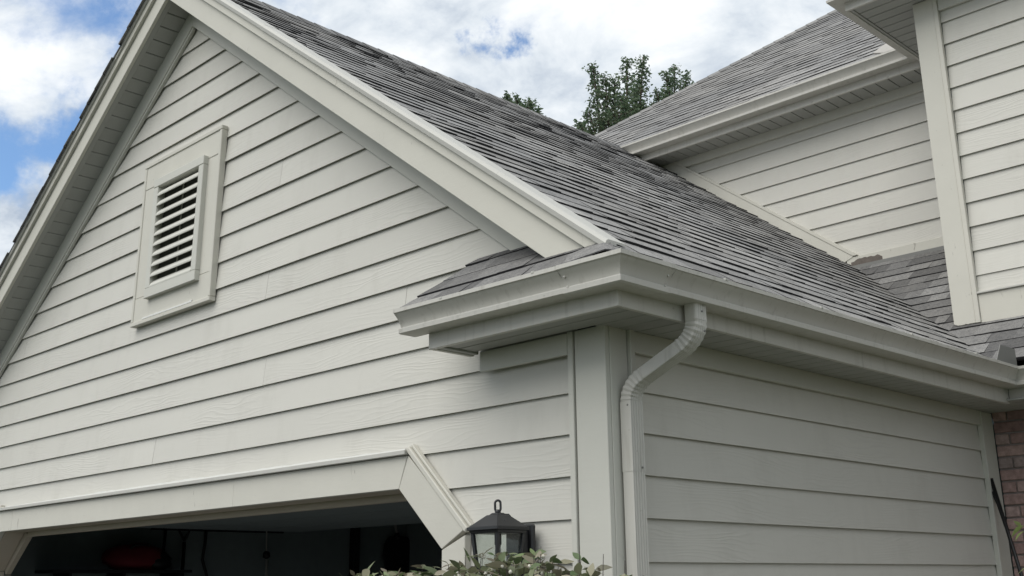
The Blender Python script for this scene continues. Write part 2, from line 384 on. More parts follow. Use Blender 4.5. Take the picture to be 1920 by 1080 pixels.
# --- garage walls
DL, DR_ = -5.538, -1.172      # door head ends
HB, HT = 2.105, 2.262         # head trim bottom / top
JL, JR, JZ = -5.835, -0.887, 1.847
gw = [prism_vf([(XL, 2.19), (0, 2.19), (0, SOF + .3), (XR, R(XR) - .2), (XL, SOF + .3)], lambda a, b: (a, 0.022, b), lambda a, b: (a, 0.15, b)),
      prism_vf([(JR + .05, 0.0), (0, 0.0), (0, 2.19), (DR_ + .05, 2.19), (JR + .05, JZ + .02)], lambda a, b: (a, 0.022, b), lambda a, b: (a, 0.15, b)),
      prism_vf([(JL - .05, 0.0), (JL - .05, JZ + .02), (DL - .05, 2.19), (XL, 2.19), (XL, 0.0)], lambda a, b: (a, 0.022, b), lambda a, b: (a, 0.15, b))]
front_wall = build('garage_front_wall', *join_vf(gw), 'interior', house, center=False)
XB = -0.155                   # right end of front boards
diag = Vector((JR - DR_, JZ - HB)).normalized(); dn = Vector((-diag.y, diag.x))    # normal pointing up-right
joints = {7: [-3.806], 5: [-2.353], 8: [-2.377], 4: [-4.228], 3: [-3.485], 10: [-4.9], 12: [-2.3], 6: [-5.4, -1.2], 9: [-5.6]}
for k in range(-12, 22):
    zb = Z0 + k * S
    rows = [[(XL + .12, zb), (XB, zb), (XB, zb + S), (XL + .12, zb + S)]]
    if zb + S < 2.30:
        if zb > 1.85:
            r0 = clip(rows[0], dn.x, dn.y, dn.x * DR_ + dn.y * HB + 0.07); l0 = clip(rows[0], -dn.x, dn.y, -dn.x * DL + dn.y * HB + 0.07)
        else:
            r0 = clip(rows[0], 1, 0, JR + 0.06); l0 = clip(rows[0], -1, 0, -(JL - 0.06))
        rows = [r0, l0]
    for poly in rows:
        poly = clip(clip(poly, -PIT, -1, -(5.235 + PIT * XR)), PIT, -1, -(5.235 - PIT * XR)) if zb > 2.6 else poly
        if len(poly) < 3: continue
        cuts = joints.get(k, []) if zb + S >= 2.30 else []
        segs = [poly]
        for cx_ in cuts:
            gap = 0.0016 if k == 3 else 0.0008
            nxt = []
            for q in segs: nxt += [clip(q, -1, 0, -(cx_ - gap)), clip(q, 1, 0, cx_ + gap)]
            segs = nxt
        for q in segs: lap_board(q, zb, S, front_wall, 0.0150)
# rake frieze boards against the gable wall
FRZ = 0.35
for sgn in (1, -1):
    xe = -0.02 if sgn > 0 else XL + 0.0
    poly = [(XR, R(XR) - FRZ), (xe, R(xe) - FRZ), (xe, R(xe) - 0.195), (XR, R(XR) - 0.195)]
    xz('rake_frieze', poly, -0.029, -0.001, 'trim_plain', front_wall)
    if sgn > 0: continue
    xz('rake_bead', [(XR, R(XR) - FRZ - .022), (xe, R(xe) - FRZ - .022), (xe, R(xe) - FRZ), (XR, R(XR) - FRZ)], -0.022, -0.001, 'trim_plain', front_wall)

side_wall = box('garage_side_wall', (-0.14, 0.023, 0.0), (-0.018, 3.41, SOF + .1), 'interior', house, 0)
for k in range(-12, 5):
    zb = Z0 + (k - 1) * S
    z1 = min(zb + S, 2.60)
    lap_board([(0.112, zb), (3.265, zb), (3.265, z1), (0.115, z1)], zb, S, side_wall, -0.0110, True)
box('frieze_board', (0.001, 0.13, 2.545), (0.024, 3.25, SOF), 'trim_plain', side_wall)
box('end_strip', (0.001, 3.245, 0.0), (0.030, 3.275, SOF - .002), 'trim_plain', side_wall)
box('end_board', (0.001, 3.277, 0.0), (0.026, 3.405, SOF - .002), 'trim_plain', side_wall)
xz('left_wall', [(XL, 0), (XL + .14, 0), (XL + .14, SOF + .2), (XL, SOF + .2)], 0.14, D, 'interior', house)
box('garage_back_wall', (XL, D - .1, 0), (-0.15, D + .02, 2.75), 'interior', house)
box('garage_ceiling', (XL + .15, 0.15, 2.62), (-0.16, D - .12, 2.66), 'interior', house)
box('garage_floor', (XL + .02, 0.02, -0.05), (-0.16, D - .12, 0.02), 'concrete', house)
# corner boards
cb = empty('corner_post'); cb.parent = house
box('corner_board', (-0.140, -0.026, 0.0), (0.012, -0.001, SOF + .004), 'trim_plain', cb)
box('corner_board', (0.001, 0.0, 0.0), (0.0145, 0.100, SOF + .004), 'trim_plain', cb)
box('corner_strip', (-0.172, -0.033, 0.0), (-0.146, -0.001, SOF + .004), 'trim_plain', cb)
box('corner_strip', (0.001, 0.104, 0.0), (0.030, 0.130, SOF + .004), 'trim_plain', cb)

# --- garage door surround
ds = empty('door_surround'); ds.parent = house
TW = HT - HB
def off(px_, pz_, d): return (px_ + dn.x * d, pz_ + dn.y * d)
# mitre between head and diagonal
mx_, mz_ = DR_ + 0.062, HT
xz('head_board', [(DL + 0.18, HB), (-2.5172, HB), (-2.5172, HT - .018), (DL + 0.18, HT - .018)], -0.036, -0.002, 'worn', ds)
xz('head_board', [(-2.517, HB), (DR_, HB), (mx_ - .008, HT - .018), (-2.517, HT - .018)], -0.036, -0.002, 'worn', ds)
xz('head_board', [(DL - 0.062, HT - .018), (DL, HB), (DL + 0.177, HB), (DL + 0.177, HT - .018)], -0.036, -0.002, 'worn', ds)
q1 = off(JR, JZ, TW - .02)
for sg in (1, -1):
    f = (lambda p_: p_) if sg > 0 else (lambda p_: (DL + DR_ - p_[0], p_[1]))
    q2 = (JR + 0.152, JZ + .062)
    xz('diagonal_board', [f(p_) for p_ in [(DR_ + .002, HB), (JR, JZ), (q2[0] - .012, q2[1] + .012), (mx_ - .003, HT - .020)]], -0.037, -0.002, 'trim', ds)
    xz('leg_board', [f(p_) for p_ in [(JR, JZ - .004), (JR, 0.02), (JR + .14, 0.02), (JR + .14, JZ + .050)]], -0.036, -0.002, 'trim', ds)
    a0, a1 = (mx_ - .006, HT + .012), (JR + 0.152, JZ + .068)
    o2 = lambda p_, d: (p_[0] + dn.x * d, p_[1] + dn.y * d)
    xz('diagonal_band', [f(p_) for p_ in [o2(a0, -.012), o2(a1, -.012), o2(a1, .012), o2(a0, .012)]], -0.043, -0.002, 'trim', ds, 0.004)
    xz('diagonal_cap', [f(p_) for p_ in [o2(a0, .014), o2(a1, .014), o2(a1, .026), o2(a0, .026)]], -0.029, -0.002, 'trim', ds, 0.003)
    xz('jamb', [f(p_) for p_ in [(DR_ + .001, HB + .001), (JR + .001, JZ), (JR + .06, JZ), (DR_ + .04, HB + .06)]], 0.0, 0.135, 'jamb', ds)
    xz('jamb', [f(p_) for p_ in [(JR + .001, 0.02), (JR + .05, 0.02), (JR + .05, JZ - .002), (JR + .001, JZ - .002)]], 0.0, 0.135, 'jamb', ds)
xz('drip_cap', [(DL - .06, HT - .016), (mx_ - .002, HT - .016), (mx_ - .002, HT + .004), (DL - .06, HT + .004)], -0.058, -0.002, 'white_metal', ds)
box('head_jamb', (DL + .002, 0.0, HB + .0005), (DR_ - .002, 0.135, HB + .05), 'jamb', ds)
box('door_stop', (DL + .04, 0.137, 2.074), (DR_ - .01, 0.175, HB + .05), 'jamb', ds)
for sg in (1, -1):
    f = (lambda p_: p_) if sg > 0 else (lambda p_: (DL + DR_ - p_[0], p_[1]))
    xz('door_stop', [f(p_) for p_ in [off(DR_ - .03, HB, -.031), off(JR, JZ, -.031), off(JR, JZ, .03), off(DR_, HB, .03)]], 0.1365, 0.174, 'jamb', ds)
    xz('door_stop', [f(p_) for p_ in [(JR - .031, 0.02), (JR + .03, 0.02), (JR + .03, JZ - .03), (JR - .031, JZ - .03)]], 0.1368, 0.1745, 'jamb', ds)
# caulk bead along the cap, uneven
pts_t, pts_b = [], []
x = DL + .02
while x < mx_ - .03:
    a = 0.5 + 0.5 * noise.noise(Vector((x * 3.1, 0, 3))); a2 = noise.noise(Vector((x * 17, 2, 0)))
    hgt = 0.006 + 0.016 * a * max(0.1, min(1, 1.3 - abs((x + 3.1) / 2.2))) + 0.004 * a2
    pts_t.append((x, HT + .004 + max(0.002, hgt))); pts_b.append((x, HT + .0035)); x += 0.035
xz('caulk_bead', pts_b + pts_t[::-1], -0.030, -0.012, 'caulk', ds, 0)
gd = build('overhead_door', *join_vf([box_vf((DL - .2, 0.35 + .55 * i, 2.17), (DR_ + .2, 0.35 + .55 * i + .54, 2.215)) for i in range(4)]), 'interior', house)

# --- gable vent
gv = empty('gable_vent'); gv.parent = house
VX0, VX1, VZ0, VZ1 = -3.857, -2.905, 3.268, 4.347
def frame_pieces(prefix, x0, x1, z0, z1, w, y0, y1, m, wb=None):
    wb = wb or w
    xz(prefix, [(x0, z1 - w), (x1, z1 - w), (x1, z1), (x0, z1)], y0, y1, m, gv, 0.003)
    xz(prefix, [(x0, z0), (x1, z0), (x1, z0 + wb), (x0, z0 + wb)], y0, y1, m, gv, 0.003)
    xz(prefix, [(x0, z0 + wb + .0008), (x0 + w, z0 + wb + .0008), (x0 + w, z1 - w - .0008), (x0, z1 - w - .0008)], y0 + .0012, y1, m, gv, 0.003)
    xz(prefix, [(x1 - w, z0 + wb + .0008), (x1, z0 + wb + .0008), (x1, z1 - w - .0008), (x1 - w, z1 - w - .0008)], y0 + .0012, y1, m, gv, 0.003)
frame_pieces('vent_casing', VX0 + .012, VX1 - .012, VZ0 + .012, VZ1 - .012, 0.165, -0.034, 0.0, 'worn')
frame_pieces('vent_back_band', VX0, VX1, VZ0, VZ1, 0.026, -0.041, 0.0, 'trim')
LX0, LX1, LZ0, LZ1 = -3.66, -3.05, 3.412, 4.188
frame_pieces('louvre_frame', LX0, LX1, LZ0, LZ1, 0.055, -0.066, -0.002, 'trim_plain', 0.062)
xz('vent_backing', [(LX0 + .05, LZ0 + .05), (LX1 - .05, LZ0 + .05), (LX1 - .05, LZ1 - .05), (LX0 + .05, LZ1 - .05)], -0.0135, -0.0115, 'vent_screen', gv, 0)
box('vent_mullion', ((LX0 + LX1) / 2 - .006, -0.024, LZ0 + .055), ((LX0 + LX1) / 2 + .006, -0.019, LZ1 - .05), 'trim_plain', gv, 0)
nsl = 10; zo0, zo1 = LZ0 + .062, LZ1 - .055
for i in range(nsl):
    zc = zo0 + (zo1 - zo0) * (i + 0.42) / nsl
    prof = []
    for k in range(10):                 # rounded, forward-tilted blade
        an = 2 * math.pi * k / 10; a_, b_ = 0.036 * math.cos(an), 0.0100 * math.sin(an); ti = math.radians(50)
        prof.append((-0.042 + a_ * math.cos(ti) - b_ * math.sin(ti) * 1, zc + a_ * math.sin(ti) + b_ * math.cos(ti)))
    o = build('slat', *prism_vf(prof, lambda a, b: (LX0 + .056, a, b), lambda a, b: (LX1 - .056, a, b)), 'trim_plain', gv, smooth=False)
# ragged paint lip along the sill of the casing
pts_t, pts_b = [], []; x = VX0 + .15
while x < VX1 - .2:
    hgt = 0.006 + 0.008 * abs(noise.noise(Vector((x * 14, 5, 1)))); pts_t.append((x, VZ0 + .030 + hgt)); pts_b.append((x, VZ0 + .0265)); x += .02
xz('paint_ridge', pts_b + pts_t[::-1], -0.041, -0.034, 'caulk', gv, 0)

# --- rakes of the garage gable
rk = empty('gable_rake'); rk.parent = house
def rake_poly(sgn, h0, h1, xe0, xe1, x_start=None):
    xs = XR if x_start is None else x_start
    return [(xs, R(xs) + h0), (xe0, R(xe0) + h0), (xe1, R(xe1) + h1), (xs, R(xs) + h1)]
xl = -7.12
xz('rake_fascia', rake_poly(1, -0.22, -0.015, -0.088, 0.178), -0.222, -0.200, 'trim', rk)
xz('rake_fascia', rake_poly(-1, -0.22, -0.015, xl, xl), -0.222, -0.200, 'trim', rk)
xz('shadow_board', rake_poly(1, -0.070, -0.015, 0.118, 0.188), -0.243, -0.2225, 'trim', rk)
xz('shadow_board', rake_poly(-1, -0.070, -0.015, xl, xl), -0.243, -0.2225, 'trim', rk)
def drip(sgn, x0, x1, y_out, name='drip_edge'):
    pr = [(y_out, -0.018), (y_out - .004, 0.004), (y_out + .004, 0.016), (y_out + .014, 0.021), (-0.15, 0.021), (-0.15, 0.013), (-0.200, 0.012), (-0.200, -0.018)]
    return build(name, *prism_vf(pr, lambda a, b: (x0, a, R(x0) + b), lambda a, b: (x1, a, R(x1) + b)), 'white_metal', rk, smooth=False)
drip(1, XR, -2.155, -0.255); drip(1, -2.175, 0.232, -0.2575)
drip(-1, XR, -5.2, -0.255); drip(-1, -5.18, xl, -0.2575)
yz_in = -0.165
xz('inner_fascia', rake_poly(-1, -0.215, -0.14, xl, xl), -0.199, -0.165, 'soffit', rk)
xz('inner_fascia', rake_poly(1, -0.215, -0.14, -0.4, -0.3), -0.199, -0.165, 'soffit', rk)
# rake soffit panels, both slopes
for sgn in (-1, 1):
    i = 0; x = XR + sgn * 0.008
    while (sgn < 0 and x > -7.0) or (sgn > 0 and x < -0.12):
        xb = x + sgn * 0.0775
        rr = lambda xx, h: R(xx) + h
        v = []
        for (xx) in (x, xb):
            for (yy, h) in ((-0.166, -0.205), (-0.0, -0.205), (-0.0, -0.185), (-0.166, -0.185)): v.append((xx, yy, rr(xx, h)))
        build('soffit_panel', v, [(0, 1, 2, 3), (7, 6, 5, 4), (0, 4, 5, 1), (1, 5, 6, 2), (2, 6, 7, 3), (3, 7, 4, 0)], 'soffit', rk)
        x += sgn * 0.0852
    xe = -7.0 if sgn < 0 else -0.12
    xz('groove_shade_backer', [(XR, R(XR) - .197), (xe, R(xe) - .197), (xe, R(xe) - .19), (XR, R(XR) - .19)], -0.199, 0.0, 'darkstuff', rk, 0)  # near-black sheet painting the shadow in the rake soffit grooves

# --- gutters and eaves
PROF = [(0.0, 0.0), (0.080, 0.0), (0.087, 0.003), (0.0885, 0.019), (0.078, 0.0205), (0.0765, 0.028), (0.080, 0.039), (0.088, 0.052), (0.099, 0.066), (0.109, 0.075), (0.1135, 0.081), (0.119, 0.082), (0.1195, 0.097), (0.106, 0.0985), (0.106, 0.094), (0.111, 0.088), (0.103, 0.075), (0.088, 0.062), (0.076, 0.042), (0.072, 0.020), (0.066, 0.006), (0.002, 0.006), (0.002, 0.088), (0.0, 0.088)]
def sweep(name, path, prof, m, parent, zf=lambda p_: 0.0):
    """path: [(x,y,mx,my,z)] mitre vectors for an outward offset of one"""
    V, Fc = [], []; n = len(prof)
    for (x, y, mx2, my2, z) in path:
        for d, h in prof: V.append((x + mx2 * d, y + my2 * d, z + h))
    for i in range(len(path) - 1):
        for k in range(n): Fc.append((i * n + k, i * n + (k + 1) % n, (i + 1) * n + (k + 1) % n, (i + 1) * n + k))
    Fc += [tuple(range(n)), tuple(range((len(path) - 1) * n, len(path) * n))[::-1]]
    o = build(name, V, Fc, m, parent)
    for p_ in o.data.polygons: p_.use_smooth = True
    o.data.set_sharp_from_angle(angle=math.radians(26)); return o
GZ = 2.672
YP = 3.05                     # fascia of the pent roof over the brick wall
gut = sweep('gutter', [(-0.800, FY, 0, -1, GZ + .008), (FX, FY, 1, -1, GZ), (FX, YP, 1, -1, GZ + .024), (8.2, YP, 0, -1, GZ + .024)], PROF, 'gutter', house)
fat = [(d + (0.0016 if d > 0 else 0), h + (0.0012 if h > .05 else -0.0014)) for d, h in PROF[1:13]]
fat = fat + [(d - .004, h - .002) for d, h in fat[::-1]]
sweep('gutter_corner', [(FX - .175, FY, 0, -1, GZ + .0012), (FX, FY, 1, -1, GZ), (FX, FY + .185, 1, 0, GZ + .0012)], fat, 'gutter', gut)
ec = [(p_[0], p_[1]) for p_ in PROF[:13]] + [(0.0, 0.0985)]
build('gutter_end_cap', *prism_vf(ec, lambda a, b: (-0.806, FY - a - .001, GZ + .008 + b), lambda a, b: (-0.7995, FY - a - .001, GZ + .008 + b)), 'gutter', gut)
def rivet(p_, n_):
    p_ = Vector(p_); n_ = Vector(n_); build('rivet', *tube_vf([p_ - n_ * .002, p_ + n_ * .0015, p_ + n_ * .003], [0.0045, 0.0045, 0.002], 7), 'gutter', gut)
for (h, d) in ((0.060, 0.0955), (0.026, 0.0805)):
    rivet((FX - .160, FY - d - .001, GZ + h), (0, -1, 0)); rivet((FX + d + .001, FY + .165, GZ + h), (1, 0, 0))
for x in (-0.52, -0.02): box('hanger_tab', (x, FY - .121, GZ + .096), (x + .012, FY - .06, GZ + .1035), 'white_metal', gut, 0)
for y in (0.22, 0.9, 1.7, 2.4): box('hanger_tab', (FX + .06, y, GZ + .098 + .008 * y), (FX + .1215, y + .014, GZ + .1045 + .008 * y), 'white_metal', gut, 0)
# eave boards
eb = empty('eave'); eb.parent = house
box('fascia', (-0.722, FY - .0005, SOF - .012), (FX + .001, FY + .020, SOF + .17), 'gutter', eb)
box('fascia', (FX - .020, FY + .021, SOF - .012), (FX, YP, SOF + .17), 'gutter', eb)
box('fascia', (FX + .001, YP + .001, SOF + .012), (8.2, YP + .02, SOF + .17), 'gutter', eb)
box('return_end', (-0.722, FY + .021, SOF - .012), (-0.700, -0.03, SOF + .17), 'gutter', eb)
box('return_channel', (-0.6995, FY + .021, SOF - .008), (-0.672, -0.03, SOF + .010), 'soffit', eb)
box('frieze_board', (-0.662, -0.034, 2.542), (-0.1725, -0.020, SOF), 'trim_plain', eb)
y = FY + .022
while y < 3.40:
    yb = y + .0985; x0 = -0.671 if y < -0.06 else -0.02
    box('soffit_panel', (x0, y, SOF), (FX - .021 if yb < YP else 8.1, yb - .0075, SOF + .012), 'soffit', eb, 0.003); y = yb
box('groove_shade_backer', (-0.70, FY + .02, SOF + .020), (FX - .02, YP, SOF + .026), 'darkstuff', eb, 0)  # black sheets above the panel gaps, groove shadow put in as colour
box('groove_shade_backer', (-0.1, YP + .021, SOF + .020), (8.1, 3.6, SOF + .026), 'darkstuff', eb, 0)
sp = [(2.655, 2.785), (2.735, 2.885), (2.925, 2.885), (2.925, 2.785)]
yz('splash_guard', sp, FX + .112, FX + .1155, 'old_metal', gut, 0)

# --- downspout (ribbed rectangular pipe)
dsp = empty('downspout'); dsp.parent = house
def rect_sec(a, b, ribs):
    """section polygon in (p,q): p across (wall normal), q along wall; ribs pressed in +p face and its sides"""
    pts = []
    if ribs:
        n = 5
        for i in range(n):
            q0 = -b / 2 + b * (i + .12) / n; q1 = -b / 2 + b * (i + .42) / n; q2 = -b / 2 + b * (i + .62) / n; q3 = -b / 2 + b * (i + .92) / n
            pts += [(a / 2, q0), (a / 2 - .0045, q1), (a / 2 - .0045, q2), (a / 2, q3)]
    else: pts += [(a / 2, -b / 2 + .005), (a / 2, b / 2 - .005)]
    pts += [(a / 2 - .006, b / 2), (-a / 2 + .004, b / 2), (-a / 2, b / 2 - .004), (-a / 2, -b / 2 + .004), (-a / 2 + .004, -b / 2), (a / 2 - .006, -b / 2)]
    return pts
def pipe(name, path, a=0.050, b=0.070, ribs=True, crimps=False):
    V, Fc = [], []; sec = rect_sec(a, b, ribs); n = len(sec); P = [Vector(p_) for p_ in path]
    for i, p_ in enumerate(P):
        t_ = (P[min(i + 1, len(P) - 1)] - P[max(i - 1, 0)]).normalized(); qd = Vector((0, 1, 0)); qd = (qd - t_ * qd.dot(t_)).normalized(); pd = qd.cross(t_) * -1
        if pd.x < 0 and abs(pd.x) > .3 or (abs(pd.x) <= .3 and pd.z < 0): pd = -pd
        k_ = 1.0 - (0.085 if crimps and i % 2 else 0.0)
        for (pp, qq) in sec: V.append(p_ + pd * pp * k_ + qd * qq * k_)
    for i in range(len(P) - 1):
        for k in range(n): Fc.append((i * n + k, i * n + (k + 1) % n, (i + 1) * n + (k + 1) % n, (i + 1) * n + k))
    Fc += [tuple(range(n)), tuple(range((len(P) - 1) * n, len(P) * n))[::-1]]
    return build(name, V, Fc, 'gutter', dsp)
PT, PB = Vector((0.320, 0.128, 0)), Vector((0.0475, 0.071, 0))
zt_, zb_ = 2.555, 2.405
def arc(p0, p1, p2, n):
    return [(1 - t_) ** 2 * p0 + 2 * t_ * (1 - t_) * p1 + t_ * t_ * p2 for t_ in [i / n for i in range(n + 1)]]
A = Vector((PT.x, PT.y, zt_)); B = Vector((PB.x, PB.y, zb_)); dv = (B - A).normalized()
pipe('outlet', [Vector((PT.x, PT.y, 2.678)), A + Vector((0, 0, .062))])
pipe('elbow', arc(A + Vector((0, 0, .062)), A, A + dv * .075, 13), 0.0515, 0.0715, True, True)
pipe('offset_pipe', [A + dv * .074, A + dv * .16, B - dv * .072], 0.049, 0.069)
pipe('elbow', arc(B - dv * .075, B, B - Vector((0, 0, .062)), 13), 0.0515, 0.0715, True, True)
pipe('pipe', [B - Vector((0, 0, .060)), Vector((PB.x, PB.y, 2.090))], 0.0525, 0.0725)
pipe('pipe', [Vector((PB.x, PB.y, 2.110)), Vector((PB.x, PB.y, 0.12))], 0.050, 0.070)
for p_, n_ in (((0.3465, 0.135, 2.648), (1, 0, 0)), ((0.348, 0.14, 2.575), (1, 0, 0)), ((0.06, 0.0355, 2.33), (0, -1, 0)), ((0.0745, 0.09, 2.106), (1, 0, 0))):
    p_ = Vector(p_); n_ = Vector(n_); build('screw', *tube_vf([p_ - n_ * .002, p_ + n_ * .0015, p_ + n_ * .003], [0.004, 0.004, 0.002], 7), 'old_metal', dsp)

# --- shingled roofs
def shingles(roof, O, U, V_, ext, vmax, seed, nparts=300, e_=0.126, v_start=-0.02, wav=1.0, tf=1.0, vr=0.105):
    rnd = random.Random(seed); O, U, V_ = Vector(O), Vector(U).normalized(), Vector(V_).normalized(); Nn = U.cross(V_).normalized()
    if Nn.z < 0: Nn = -Nn
    pcs = []; j = 0; v0 = v_start
    while v0 < vmax:
        a0, b0 = ext(v0); a1, b1 = ext(min(v0 + e_ * 1.2, vmax)); u = min(a0, a1) - rnd.uniform(0, .3)
        while u < max(b0, b1):
            w = rnd.choice((0.075, 0.10, 0.13, 0.16, 0.20, 0.27)) * rnd.uniform(.9, 1.1)
            la, lb, ha, hb = max(u, a0), min(u + w, b0), max(u, a1), min(u + w, b1)
            if lb - la > 0.015 and hb - ha > -0.05:
                if hb < ha: hb = ha = (ha + hb) / 2
                wob = lambda uu: 0.013 * wav * noise.noise(Vector((uu * 1.7, j * 3.3, seed))) + 0.004 * wav * noise.noise(Vector((uu * 7, j * 5.1, seed + 9)))
                lif = lambda uu: max(0, 0.0055 * wav * (0.5 + noise.noise(Vector((uu * 2.3, j * 7.7, seed + 4)))))
                thick = 0.0088 if rnd.random() < 0.55 else 0.0048
                dvv = rnd.uniform(-.003, .003) + (0 if thick > .006 else .004)
                tl = min(v0 + e_ * 1.2, vmax + .01)
                c8 = []
                for (uu, vv, hh) in ((la, v0 + wob(la) + dvv, thick + lif(la)), (lb, v0 + wob(lb) + dvv, thick + lif(lb)), (hb, tl, .002), (ha, tl, .002)):
                    c8.append(O + U * uu + V_ * vv + Nn * hh)
                for (uu, vv) in ((la, v0 + wob(la) + dvv), (lb, v0 + wob(lb) + dvv), (hb, tl), (ha, tl)):
                    c8.append(O + U * uu + V_ * vv - Nn * .003)
                patch = noise.noise(Vector((u * .9, v0 * 1.2, seed * 2.3)))
                t_ = min(1, max(.34 if vr < .15 else .2, 0.56 + 0.15 * patch + rnd.uniform(-vr, vr)))
                if thick < .006: t_ *= 0.88
                pcs.append((c8, t_ * tf))
            u += w
        v0 += e_; j += 1
    order = sorted(range(len(pcs)), key=lambda i: (sum(pcs[i][0][:4], Vector()) / 4 - CAM).length)
    FQ = [(0, 1, 2, 3), (4, 5, 1, 0), (5, 6, 2, 1), (6, 7, 3, 2), (7, 4, 0, 3)]
    for i in order[:nparts]:
        c8, t_ = pcs[i]; c = sum(c8, Vector()) / 8
        me = bpy.data.meshes.new('shingle'); me.from_pydata([q - c for q in c8], [], FQ)
        a_ = me.attributes.new('tone', 'FLOAT', 'FACE'); a_.data.foreach_set('value', [t_, 0.05, t_ * .4, t_, t_ * .4])
        link('shingle', me, 'shingle', roof, c)
    VV, FF, TT = [], [], []
    for i in order[nparts:]:
        c8, t_ = pcs[i]; o = len(VV); VV += c8; FF += [tuple(k + o for k in q) for q in FQ]; TT += [t_, 0.05, t_ * .4, t_, t_ * .4]
    if VV:
        so = build('shingle_courses', VV, FF, 'shingle', roof, tone=TT); so['kind'] = 'stuff'
def slab(name, pts, th=0.03, m='deck'):
    P = [Vector(p_) for p_ in pts]; nrm = (P[1] - P[0]).cross(P[2] - P[0]).normalized()
    if nrm.z < 0: nrm = -nrm
    n = len(P); V = [p_ - nrm * .004 for p_ in P] + [p_ - nrm * th for p_ in P]
    return build(name, V, [tuple(range(n)), tuple(range(n, 2 * n))[::-1]] + [(i, (i + 1) % n, n + (i + 1) % n, n + i) for i in range(n)], m, house, center=False)
PM = 0.74                      # pent roof pitch
ZV = 4.045                     # pent roof top against the recessed wall
XE = 0.325                     # eave edge of the shingles
def valley_y(x): return D - (ZV - R(x)) / PM
cosg = 1 / math.sqrt(1 + PIT * PIT); UPV = Vector((-cosg, 0, PIT * cosg))
RY = -0.245
YB = 5.4
def g_ext(v):
    x = XE - v * cosg
    y1 = D - .004 if x < -1.375 else max(valley_y(x) + .055, 0.3)
    if x < -3.05: y1 = YB
    hip_x = 0.215
    y0 = RY if x < hip_x else RY - 0.045 * (x - hip_x) / (XE - hip_x)
    return (y0, y1)
groof = slab('garage_roof', [(XR, RY + .02, R(XR)), (XR, YB, R(XR)), (-3.1, YB, R(-3.1)), (-3.1, D, R(-3.1)), (-1.375, D, R(-1.375)), (0.30, valley_y(0.30), R(0.30)), (0.30, RY + .02, R(0.30))], 0.03)
vm = (XE - XR) / cosg
shingles(groof, (XE, 0, R(XE)), (0, 1, 0), UPV, g_ext, vm, 3, 300)
lroof = slab('garage_roof_far_slope', [(XR, RY + .02, R(XR)), (XR, YB, R(XR)), (-7.1, YB, R(-7.1)), (-7.1, RY + .02, R(-7.1))], 0.03)
shingles(lroof, (-7.15, 0, R(-7.15)), (0, 1, 0), (cosg, 0, PIT * cosg), lambda v: (RY - .032, YB), vm, 11, 120)
# ridge caps
y = RY - .01; k = 0
while y < YB - .2:
    hh = 0.014; w = 0.13
    prof = [(-w, -w * PIT + .004), (-.02, -.02 * PIT + .016), (.02, -.02 * PIT + .016), (w, -w * PIT + .004), (w, -w * PIT - .004), (0, -.004), (-w, -w * PIT - .004)]
    v, f_ = prism_vf(prof, lambda a, b: (XR + a, y, R(XR) + b + .010), lambda a, b: (XR + a, y + .25, R(XR) + b + .002))
    t_ = random.uniform(.25, .5); o = build('ridge_cap', v, f_, 'shingle', groof, tone=[0.1, 0.1] + [t_] * 7); y += 0.143
# return roof over the cornice return
ZRT = 3.045; RP = (ZRT - 2.815) / 0.285
def ret_z(y): return 2.815 + RP * (y + 0.285)
retr = slab('return_roof', [(-0.82, -0.30, ret_z(-.30)), (0.29, -0.30, ret_z(-.30)), (-0.03, -0.001, ret_z(0)), (-0.705, -0.001, ret_z(0))], 0.02)
cr = 1 / math.sqrt(1 + RP * RP)
def r_ext(v):
    t_ = v * cr / 0.30
    return (-0.855 + 0.145 * t_, 0.335 - 0.38 * t_)
shingles(retr, (0, -0.325, ret_z(-.325)), (1, 0, 0), (0, cr, RP * cr), r_ext, 0.325 / cr, 21, 60, 0.118, -0.006, 1.0, 0.5, 0.22)
# bent cap shingle folded over the corner
cv = [(0.055, -0.265, ret_z(-.265) + .014), (0.20, -0.235, ret_z(-.235) + .018), (0.312, -0.300, R(.312) + .013), (0.290, -0.335, R(.30) + .004), (0.095, -0.330, ret_z(-.33) + .014)]
cv2 = [(a, b, c - .005) for a, b, c in cv]
build('corner_cap', cv + cv2, [(0, 1, 2, 3, 4), (9, 8, 7, 6, 5)] + [(i, (i + 1) % 5, 5 + (i + 1) % 5, 5 + i) for i in range(5)], 'shingle', retr, tone=[0.38, .1] + [.10] * 5)
# pent roof
cp = 1 / math.sqrt(1 + PM * PM)
def pent_z(y): return ZV - PM * (D - y)
pent = slab('pent_roof', [(-1.375, D, pent_z(D)), (-0.10, D, pent_z(D)), (-0.10, D2 - .001, pent_z(D2)), (8.2, D2 - .001, pent_z(D2)), (8.2, YP - .03, pent_z(YP - .03)), (0.31, YP - .03, pent_z(YP - .03))], 0.03)
PVO = YP - .05
def p_ext(v):
    y = PVO + v * cp; z = pent_z(y)
    x0 = XR + (ZR - z) / PIT
    return (x0 - .16, 8.0 if y < D2 + .17 else -0.11)
shingles(pent, (0, PVO, pent_z(PVO)), (1, 0, 0), (0, cp, PM * cp), p_ext, (D - PVO) / cp, 31, 150, 0.126, -0.01, 0.8, 0.62, 0.24)

